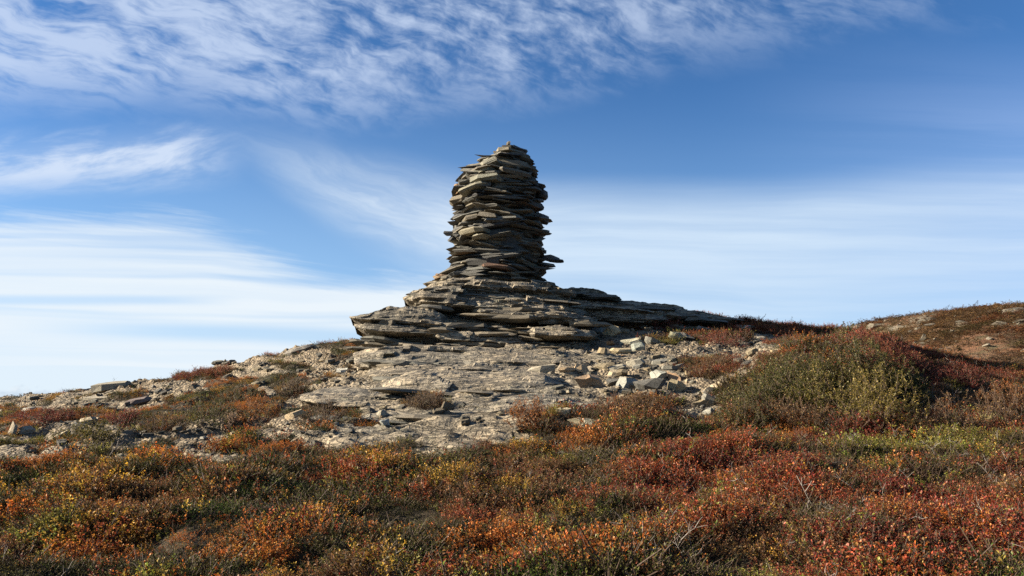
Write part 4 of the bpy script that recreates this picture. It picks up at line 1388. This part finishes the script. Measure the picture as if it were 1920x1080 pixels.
def ground_cover():
    R = RNG
    n = 330000
    th = R.uniform(-0.80, 0.80, n)
    # distance drawn so that nearby ground is covered densely
    Ys = 3.1 * np.exp(R.uniform(0, 1, n) ** 0.92 * math.log(24.0 / 3.1))
    X = Ys * np.tan(th)
    keep = np.abs(X) < 19
    X, Ys = X[keep], Ys[keep]
    Z, M = z_full(X, Ys)
    px, py = proj(X, Ys, Z)
    # even out the density over the ground
    dens = 1.0 / (Ys ** 2 / np.cos(np.arctan2(X, Ys)) ** 2)
    target = np.interp(Ys, [3, 5, 8, 12, 18, 24], [520, 470, 400, 330, 230, 120])
    w0 = dens / dens.max()
    area_pdf = dens
    # expected count per square metre at each point ~ n_total * pdf ; thin to the target
    per = n * 0.5 * dens / (math.log(24 / 3.1) * 0.80) * 0.92
    pk = np.minimum(1.0, target / np.maximum(per, 1e-6))
    veg = 1 - M
    thin = 0.5 * fbm(X * 1.4, Ys * 1.9, 12.0, 3)
    bare = sstep(thin, 0.24, 0.46) * np.where(px < 900, 0.85, 0.25)      # little gaps, mostly on the left
    frac = np.clip(sstep(veg, 0.28, 0.75) * (1 - bare), 0, 1)
    sel = R.uniform(0, 1, len(X)) < pk * frac
    M_, sel_ = M, sel
    X, Ys, Z, px, py, thin = X[sel], Ys[sel], Z[sel], px[sel], py[sel], thin[sel]
    n = len(X)
    sc = np.zeros((n, len(NAMES)))
    for i, nm in enumerate(NAMES):
        f = 1.1 + 0.35 * (i % 3)
        sc[:, i] = BASEW[nm] + 1.75 * fbm(X * f * 0.8, Ys * f * 0.95, 20.0 + 7.7 * i, 5, 0.58)
    nz = 0.35 * fbm(X * 1.8, Ys * 2.2, 44.0, 3)
    # towards the left the reds give way, on the right they rule
    rr = sstep(px, 900, 1350)
    for nm, a, b in (('red', -0.25, 0.10), ('crimson', -0.5, 0.55), ('gold', 0.25, -0.75), ('orange', 0.1, -0.40), ('moss', 0.15, -0.35), ('yellowgreen', 0.0, -0.25), ('olive', 0.22, 0.02), ('heather', -.12, .05)):
        sc[:, NAMES.index(nm)] += a * (1 - rr) + b * rr
    for (cx, cy, rx, ry, nm, g) in BL:
        d = np.hypot((px - cx) / rx, (py - cy) / ry) + nz
        sc[:, NAMES.index(nm)] += g * 0.85 * sstep(d, 1.25, 0.35)
    sc += R.gumbel(0, 0.15, sc.shape)
    sp = sc.argmax(1)
    kx = R.uniform(0, 1, n) < 0.08
    sp = np.where(kx, R.choice([0, 1, 2, 3, 4, 5, 6, 7, 9], n), sp)
    base = np.array([SPC[k][0] for k in NAMES])[sp]
    forms = np.array([SPC[k][1] for k in NAMES])[sp]
    v = np.exp(R.normal(0, 0.20, n))[:, None]
    hue = R.normal(0, 0.10, (n, 3))
    col = np.clip(base * v * (1 + hue) * np.where(forms == 'needle', 0.64, 0.75)[:, None], 0.004, 0.6)
    tall = 1.0 + 0.75 * fbm(X * 1.3, Ys * 1.3, 31.0, 4)
    bank = 0.0 * np.exp(-(((px - 1680) / 240) ** 2 + ((py - 680) / 70) ** 2))
    tall = np.clip(tall, 0.35, 1.9) + 1.0 * bank
    low_left = sstep(px, 900, 600) * sstep(Ys, 8.0, 10.0)
    tall = tall * (1 - 0.45 * low_left) * np.where(M_[sel_] > 0.2, 0.8, 1.0)
    hol = np.exp(-(((px - 1810) / 110) ** 2 + ((py - 745) / 50) ** 2))
    tall = tall * (1 - 0.5 * hol)
    edge_ = np.interp(Ys, [9, 16], [1.0, 1.05])
    s = tall * edge_ * np.exp(R.normal(0, 0.18, n))
    rot = np.stack([R.normal(0, 0.16, n), R.normal(0, 0.16, n), R.uniform(0, 6.283, n)], 1)
    labels = {'leafy': ("dwarf_birch_and_bilberry", "knee low carpet of red, orange and gold leaved dwarf shrubs over the foreground"),
              'needle': ("crowberry_and_heather", "low dark green and brown crowberry and heather between the red plants"),
              'grass': ("dry_grass", "sparse tufts of pale dry grass in the heath")}
    for form, (nm, lab) in labels.items():
        q = forms == form
        k = q.sum()
        if not k:
            continue
        sxy = s[q] * (1.05 if form == 'leafy' else 1.25)
        scl = np.stack([sxy, sxy, s[q]], 1)
        pos = np.stack([X[q], Ys[q], Z[q]], 1)
        scatter(nm, lab, PC[form], pos, rot[q], scl, R.integers(0, 40, k), np.concatenate([col[q], np.ones((k, 1))], 1))
    # bare grey twigs, mostly at the lower right
    pt = np.where(px > 1050, 0.034, 0.006) * np.where((px > 1500) & (py < 900) & (py > 640), 2.0, 1.0)
    q = R.uniform(0, 1, n) < pt
    k = q.sum()
    s2 = np.exp(R.normal(0, 0.25, k)) * 0.75
    scatter("bare_twigs", "thin bare grey twigs sticking out of the heath", PC['twig'], np.stack([X[q], Ys[q], Z[q]], 1),
            np.stack([R.normal(0, 0.4, k), R.normal(0, 0.4, k), R.uniform(0, 6.28, k)], 1), np.stack([s2, s2, s2], 1), R.integers(0, 40, k), np.ones((k, 4)))
    return n


def stone_chips():
    R = RNG
    n = 150000
    th = R.uniform(-0.75, 0.75, n)
    Ys = R.uniform(8.0, 20.5, n)
    X = Ys * np.tan(th)
    Z, M = z_full(X, Ys)
    px, py = proj(X, Ys, Z)
    zone = 0.16 + 0.9 * sstep(fbm(X * 0.7, Ys * 0.9, 15.0, 3), -0.1, 0.35)
    zone *= np.where(px < 680, 1.0, np.where(px > 1050, 1.0, 0.09))
    sel = (R.uniform(0, 1, n) < sstep(M, 0.35, 0.7) * zone * 0.42)
    X, Ys, Z = X[sel], Ys[sel], Z[sel]
    n = len(X)
    sz = 0.018 * np.exp(R.normal(0.35, 0.55, n))
    sz = np.minimum(sz, 0.10)
    scl = np.stack([sz * R.uniform(0.8, 1.6, n), sz * R.uniform(0.7, 1.2, n), sz * R.uniform(0.22, 0.6, n)], 1)
    rot = np.stack([R.normal(0.18, 0.2, n), R.normal(0, 0.2, n), R.uniform(0, 6.28, n)], 1)
    pal = np.array(STONE_COLS)
    c = pal[R.choice(len(pal), n, p=np.array(STONE_W) / sum(STONE_W))] * np.array([1.25, 1.18, 1.1]) * np.exp(R.normal(0, .15, n))[:, None]
    scatter("stone_chips", "loose gravel of thin stone chips over the bare slopes", PC['chip'], np.stack([X, Ys, Z + scl[:, 2] * 0.2], 1), rot, scl, R.integers(0, 40, n), np.concatenate([np.clip(c, 0, .6), np.ones((n, 1))], 1))


def far_heath():
    R = RNG
    n = 52000
    Ys = R.uniform(23.0, 50.0, n)
    X = Ys * R.uniform(0.22, 0.74, n)
    Z, M = z_full(X, Ys)
    big = fbm(X * 0.22, Ys * 0.22, 3.0, 5, 0.6)
    sel = (R.uniform(0, 1, n) < (1 - 0.85 * M) * np.clip(0.5 + 0.7 * big, 0.1, 1))
    X, Ys, Z, big = X[sel], Ys[sel], Z[sel], big[sel]
    n = len(X)
    pal = np.array([(0.105, 0.058, 0.032), (0.075, 0.062, 0.028), (0.17, 0.062, 0.030), (0.13, 0.075, 0.040), (0.21, 0.115, 0.050), (0.18, 0.14, 0.075)])
    sc = np.stack([fbm(X * 0.25, Ys * 0.4, 60.0 + 5 * i, 4, 0.6) for i in range(6)], 1) * 1.2 + np.array([.25, .1, .1, .15, 0.0, -.15]) + R.gumbel(0, .12, (n, 6))
    low = sstep(Z, 2.2, 0.6)
    sc[:, 4] += 0.7 * low
    c = pal[sc.argmax(1)] * np.exp(R.normal(0, .25, n))[:, None]
    s = R.uniform(1.6, 3.4, n)
    scatter("far_heath", "brown and rust heath covering the farther hill on the right", PC['leafy'], np.stack([X, Ys, Z], 1),
            np.stack([R.normal(0, .2, n), R.normal(0, .2, n), R.uniform(0, 6.28, n)], 1), np.stack([s * 1.3, s * 1.3, s * 0.28], 1), R.integers(0, 40, n), np.concatenate([c, np.ones((n, 1))], 1))
    n = 1500
    Ys = R.uniform(26.0, 48.0, n)
    X = Ys * R.uniform(0.3, 0.72, n)
    Z, M = z_full(X, Ys)
    sel = R.uniform(0, 1, n) < (0.10 + 0.9 * M)
    X, Ys, Z = X[sel], Ys[sel], Z[sel]
    n = len(X)
    sz = np.minimum(0.17 * np.exp(R.normal(0, 0.6, n)), 0.9)
    c = np.array([0.125, 0.105, 0.076]) * np.exp(R.normal(0, .25, n))[:, None]
    scatter("far_rocks", "small grey rocks strewn over the farther hill on the right", PC['chip'], np.stack([X, Ys, Z], 1),
            np.stack([R.normal(0.1, .3, n), R.normal(0, .3, n), R.uniform(0, 6.28, n)], 1), np.stack([sz * 1.6, sz, sz * 0.5], 1), R.integers(0, 40, n), np.concatenate([c, np.ones((n, 1))], 1))


N_COVER = ground_cover()
far_heath()
stone_chips()


# ------------------------------------------------------------------ single shrubs
def shrub(px, py, wpx, hpx, col, seed, name, label, dens=1.0, leaf=0.016, upright=0.5, cat="shrub", group=None, twigmat=None):
    if isinstance(px, tuple):          # a place on the ground in metres
        p, k = Vector((px[0], px[1], ground(*px))), 0.01
    else:
        p = hit(px, py)
        k = p.y / F
    Rr, Hh = wpx * k / 2, hpx * k
    r = random.Random(seed)
    SV, SF, LV, LF, var = [], [], [], [], []
    nst = int((26 + 26 * min(2.0, Rr / 0.35)) * dens)
    for _ in range(nst):
        a = r.uniform(0, 6.283)
        q = math.sqrt(r.random())
        tip = Vector((math.cos(a) * q * Rr, math.sin(a) * q * Rr * 0.8, Hh * (1 - 0.55 * q * q) * r.uniform(0.6, 1.2)))
        b = Vector((math.cos(a) * q * Rr * (1 - upright), math.sin(a) * q * Rr * 0.8 * (1 - upright), -0.05))
        gz = ground(p.x + tip.x, p.y + tip.y) - p.z
        tip.z += gz * 0.9
        b.z += gz * (1 - upright)
        wv = Hh * 0.13
        mid = b.lerp(tip, 0.5) + Vector((r.gauss(0, wv), r.gauss(0, wv), Hh * 0.06 + r.gauss(0, wv * .4)))
        pts = [b, b.lerp(mid, .5) + Vector((r.gauss(0, wv * .4), r.gauss(0, wv * .4), 0)), mid, mid.lerp(tip, .55) + Vector((r.gauss(0, wv * .45), r.gauss(0, wv * .45), r.gauss(0, wv * .2))), tip]
        tube(SV, SF, pts, 0.0032, 0.0010)
        ends = [(mid, tip), (pts[3], tip), (pts[1], mid)]
        for _s in range(r.randint(3, 5)):
            s0 = pts[r.choice((2, 3))]
            e = s0 + (rand_unit(r, 0.0) + (tip - mid).normalized()).normalized() * r.uniform(0.05, 0.13)
            tube(SV, SF, [s0, s0.lerp(e, .5) + Vector((0, 0, .006)), e], 0.0020, 0.0009)
            ends.append((s0, e))
        for (s0, e) in ends:
            m = int(max(6, (e - s0).length / 0.0095) * 1.2)
            for i in range(min(m, 22)):
                t = r.uniform(0.12, 1.03)
                d = rand_unit(r, -0.3)
                leaf_quad(LV, LF, s0.lerp(e, t) + d * 0.004, d, Vector((r.gauss(0, .5), r.gauss(0, .5), 1)).normalized(), leaf * r.uniform(0.7, 1.3), leaf * r.uniform(0.26, 0.40))
                var += [r.random()] * 2
    root = link(name, None, None, p, (0, 0, 0))
    tag(root, label, cat, group)
    link("branches", mesh_from("branches", SV, SF, twigmat or M_STEM), root)
    me = mesh_from("foliage", LV, LF, M_BUSH)
    set_leafvar(me, 0, np.array(var, np.float32))
    o = link("foliage", me, root)
    o.color = tuple(col) + (1.0,)
    return root


GOLDG, OLIV, RUST, RED_, DKGR, HEAT, CRIM, YELG, BROW = (0.150, 0.116, 0.026), (0.060, 0.066, 0.017), (0.27, 0.10, 0.032), (0.21, 0.052, 0.028), (0.045, 0.050, 0.014), (0.085, 0.053, 0.032), (0.17, 0.032, 0.028), (0.095, 0.083, 0.018), (0.12, 0.06, 0.030)
SHRUBS = [
    (1655, 792, 170, 108, GOLDG, "willow_shrub", "tall yellow leaved shrub with upright twigs at the right side of the green bushes", 1.3, 0.018, 0.35),
    (1570, 782, 190, 100, YELG, "dwarf_shrub", "olive yellow shrub left of the tall yellow leaved shrub", 1.3, 0.019, 0.5),
    (1490, 770, 180, 88, OLIV, "dwarf_shrub", "broad olive green shrub in the middle of the green bushes", 1.25, 0.018, 0.5),
    (1415, 772, 150, 62, OLIV, "dwarf_shrub", "low olive green shrub at the left end of the green bushes", 1.5, 0.014, 0.6),
    (1400, 795, 130, 45, DKGR, "dwarf_shrub", "dark green shrub at the left foot of the green bushes", 1.3, 0.014, 0.6),
    (1500, 802, 150, 50, BROW, "dwarf_shrub", "brown and rust shrub in front of the green bushes", 1.2, 0.014, 0.5),
    (1470, 722, 170, 50, OLIV, "dwarf_shrub", "olive shrub behind the broad olive green shrub", 1.25, 0.018, 0.5),
    (1555, 722, 180, 70, DKGR, "dwarf_shrub", "dark green shrub on the crest behind the olive yellow shrub", 1.25, 0.018, 0.5),
    (1635, 728, 160, 78, DKGR, "dwarf_shrub", "dark green shrub behind the tall yellow leaved shrub", 1.4, 0.018, 0.45),
    (1690, 752, 120, 74, OLIV, "dwarf_shrub", "olive shrub at the right end of the green bushes by the dark hollow", 1.4, 0.018, 0.4),
    (1790, 815, 170, 80, BROW, "bare_shrub", "sparse brown shrub of bare twigs in the dark hollow", 0.8, 0.012, 0.4),
    (1895, 810, 130, 80, BROW, "bare_shrub", "brown leaved shrub at the right edge in front of the dark hollow", 0.9, 0.013, 0.4),
    ((5.25, 12.2), 0, 130, 66, OLIV, "dwarf_shrub", "tall olive shrub at the back of the green bushes beside the dark hollow", 1.8, 0.018, 0.4),
    ((5.55, 13.1), 0, 150, 72, CRIM, "red_shrub", "tall crimson shrub rising behind the green bushes", 2.0, 0.018, 0.35),
    ((6.05, 14.1), 0, 150, 62, RED_, "red_shrub", "tall red shrub behind the dark hollow near the skyline dip", 2.0, 0.018, 0.35),
    ((6.60, 15.2), 0, 160, 48, CRIM, "red_shrub", "wide crimson shrub farthest back on the red bank", 2.0, 0.018, 0.35),
    ((5.1, 14.6), 0, 150, 20, RED_, "red_shrub", "red shrub between the mossy top and the tall crimson shrub", 1.7, 0.018, 0.4),
    (1690, 688, 150, 34, CRIM, "red_shrub", "crimson shrub above the dark hollow", 1.0, 0.016, 0.5),
    (1600, 652, 150, 26, RED_, "red_shrub", "long red shrub on the skyline bank right of the mossy top", 1.0, 0.016, 0.5),
    (1800, 722, 150, 34, CRIM, "red_shrub", "dark crimson shrub at the far end of the hollow", 1.0, 0.016, 0.5),
    (1480, 630, 130, 22, RED_, "red_shrub", "red shrub right of the pale grey boulder", 1.0, 0.016, 0.5),
    (1890, 762, 110, 36, RUST, "red_shrub", "orange brown shrub at the right picture edge behind the hollow", 0.9, 0.016, 0.4),
    (480, 787, 90, 42, RUST, "dwarf_shrub", "orange red bush on the left slope", 0.9, 0.016, 0.5),
    (600, 797, 120, 40, HEAT, "heather_clump", "dark heather mound left of the square grey tan block", 1.1, 0.011, 0.6),
    (800, 768, 92, 28, HEAT, "heather_clump", "dark heather cushion growing on the bare rock", 1.1, 0.011, 0.6),
    (440, 757, 90, 28, DKGR, "dwarf_shrub", "dark green cushion above the orange red bush", 1.0, 0.012, 0.6),
    (545, 737, 76, 22, HEAT, "heather_clump", "dark heather clump beside the upper left gravel", 1.0, 0.011, 0.6),
    (395, 790, 110, 36, OLIV, "dwarf_shrub", "olive bush left of the orange red bush", 1.0, 0.013, 0.6),
    (300, 808, 120, 34, HEAT, "heather_clump", "brown heather mound on the left slope by the pale shard", 1.0, 0.011, 0.6),
    (228, 797, 66, 26, CRIM, "red_shrub", "small crimson bush under the dark reddish slab", 0.9, 0.014, 0.5),
    (75, 795, 74, 22, CRIM, "red_shrub", "crimson bush nearest the white stone at far left", 1.0, 0.014, 0.5),
    (115, 790, 60, 18, CRIM, "red_shrub", "crimson bush right of the one beside the white stone", 1.0, 0.014, 0.5),
    (160, 832, 140, 40, YELG, "dwarf_shrub", "yellow brown bush in front of the left rubble", 1.0, 0.015, 0.5),
    (360, 712, 80, 16, CRIM, "red_shrub", "low crimson shrub on the left skyline", 1.0, 0.014, 0.6),
    (415, 703, 60, 14, RED_, "red_shrub", "low red shrub higher up the left skyline", 1.0, 0.014, 0.6),
    (1000, 800, 110, 48, RUST, "dwarf_shrub", "orange bush at the front edge of the bare rock in mid picture", 1.0, 0.016, 0.5),
    (1180, 790, 140, 48, BROW, "dwarf_shrub", "brown green bush below the boulder group", 1.1, 0.015, 0.5),
    (1335, 702, 90, 30, BROW, "dwarf_shrub", "rust brown bush at the right end of the scree", 1.0, 0.014, 0.5),
    (1078, 604, 24, 24, BROW, "grass_tuft", "small brown tuft rooted in a crack of the outcrop", 0.5, 0.012, 0.4),
    (430, 808, 32, 30, (0.40, 0.27, 0.19), "grass_tuft", "pale pinkish dry tuft below the orange red bush", 0.7, 0.012, 0.4),
    (1355, 645, 100, 24, CRIM, "red_shrub", "low wine red shrub right of the dark shadow block", 1.0, 0.014, 0.6),
    (1250, 615, 70, 16, CRIM, "red_shrub", "low wine red shrub behind the pale upright wedge", 1.0, 0.014, 0.6),
]
for i, s_ in enumerate(SHRUBS):
    px, py, w, h, c, nm, lab, de, lf, upr = s_
    shrub(px, py, w, h, c, 4000 + i, nm, lab, de, lf, upr, "tuft" if "tuft" in nm else "shrub", None, None)

# far hill: pale rocks on the skyline to the right
for i, (px, py, w, h, lab) in enumerate([
    (1606, 615, 30, 7, "pale rock at the left end of the far hill crest"), (1640, 613, 44, 8, "low pale rock second from the left on the far crest"),
    (1878, 612, 26, 11, "white rock on the flank of the far hill"), (1905, 584, 60, 10, "broad grey rock near the top of the far hill"),
    (1800, 606, 34, 6, "grey rock slab halfway along the far hill"), (1745, 612, 26, 5, "small grey rock low on the far hill"), (1850, 598, 30, 6, "grey rock below the far hilltop"),
    (1912, 606, 30, 9, "tan rock at the right picture edge on the far hill")]):
    p0 = hit(px, py, 26.0)
    kx = p0.y / F
    o = link("boulder", BLOCKS[(i * 3) % len(BLOCKS)], None, (p0.x, p0.y, p0.z + h * kx * 0.1), (0.14, -0.08, 0.25 * (i % 3 - 1)), (w * kx * 0.9, w * kx * 0.7, h * kx * 1.1))
    o.color = (0.115, 0.097, 0.070, 1)
    tag(o, lab, "boulder")
print("cover", N_COVER, "cairn stones", len(front), "rear", len(rear), "objects", len(bpy.data.objects))
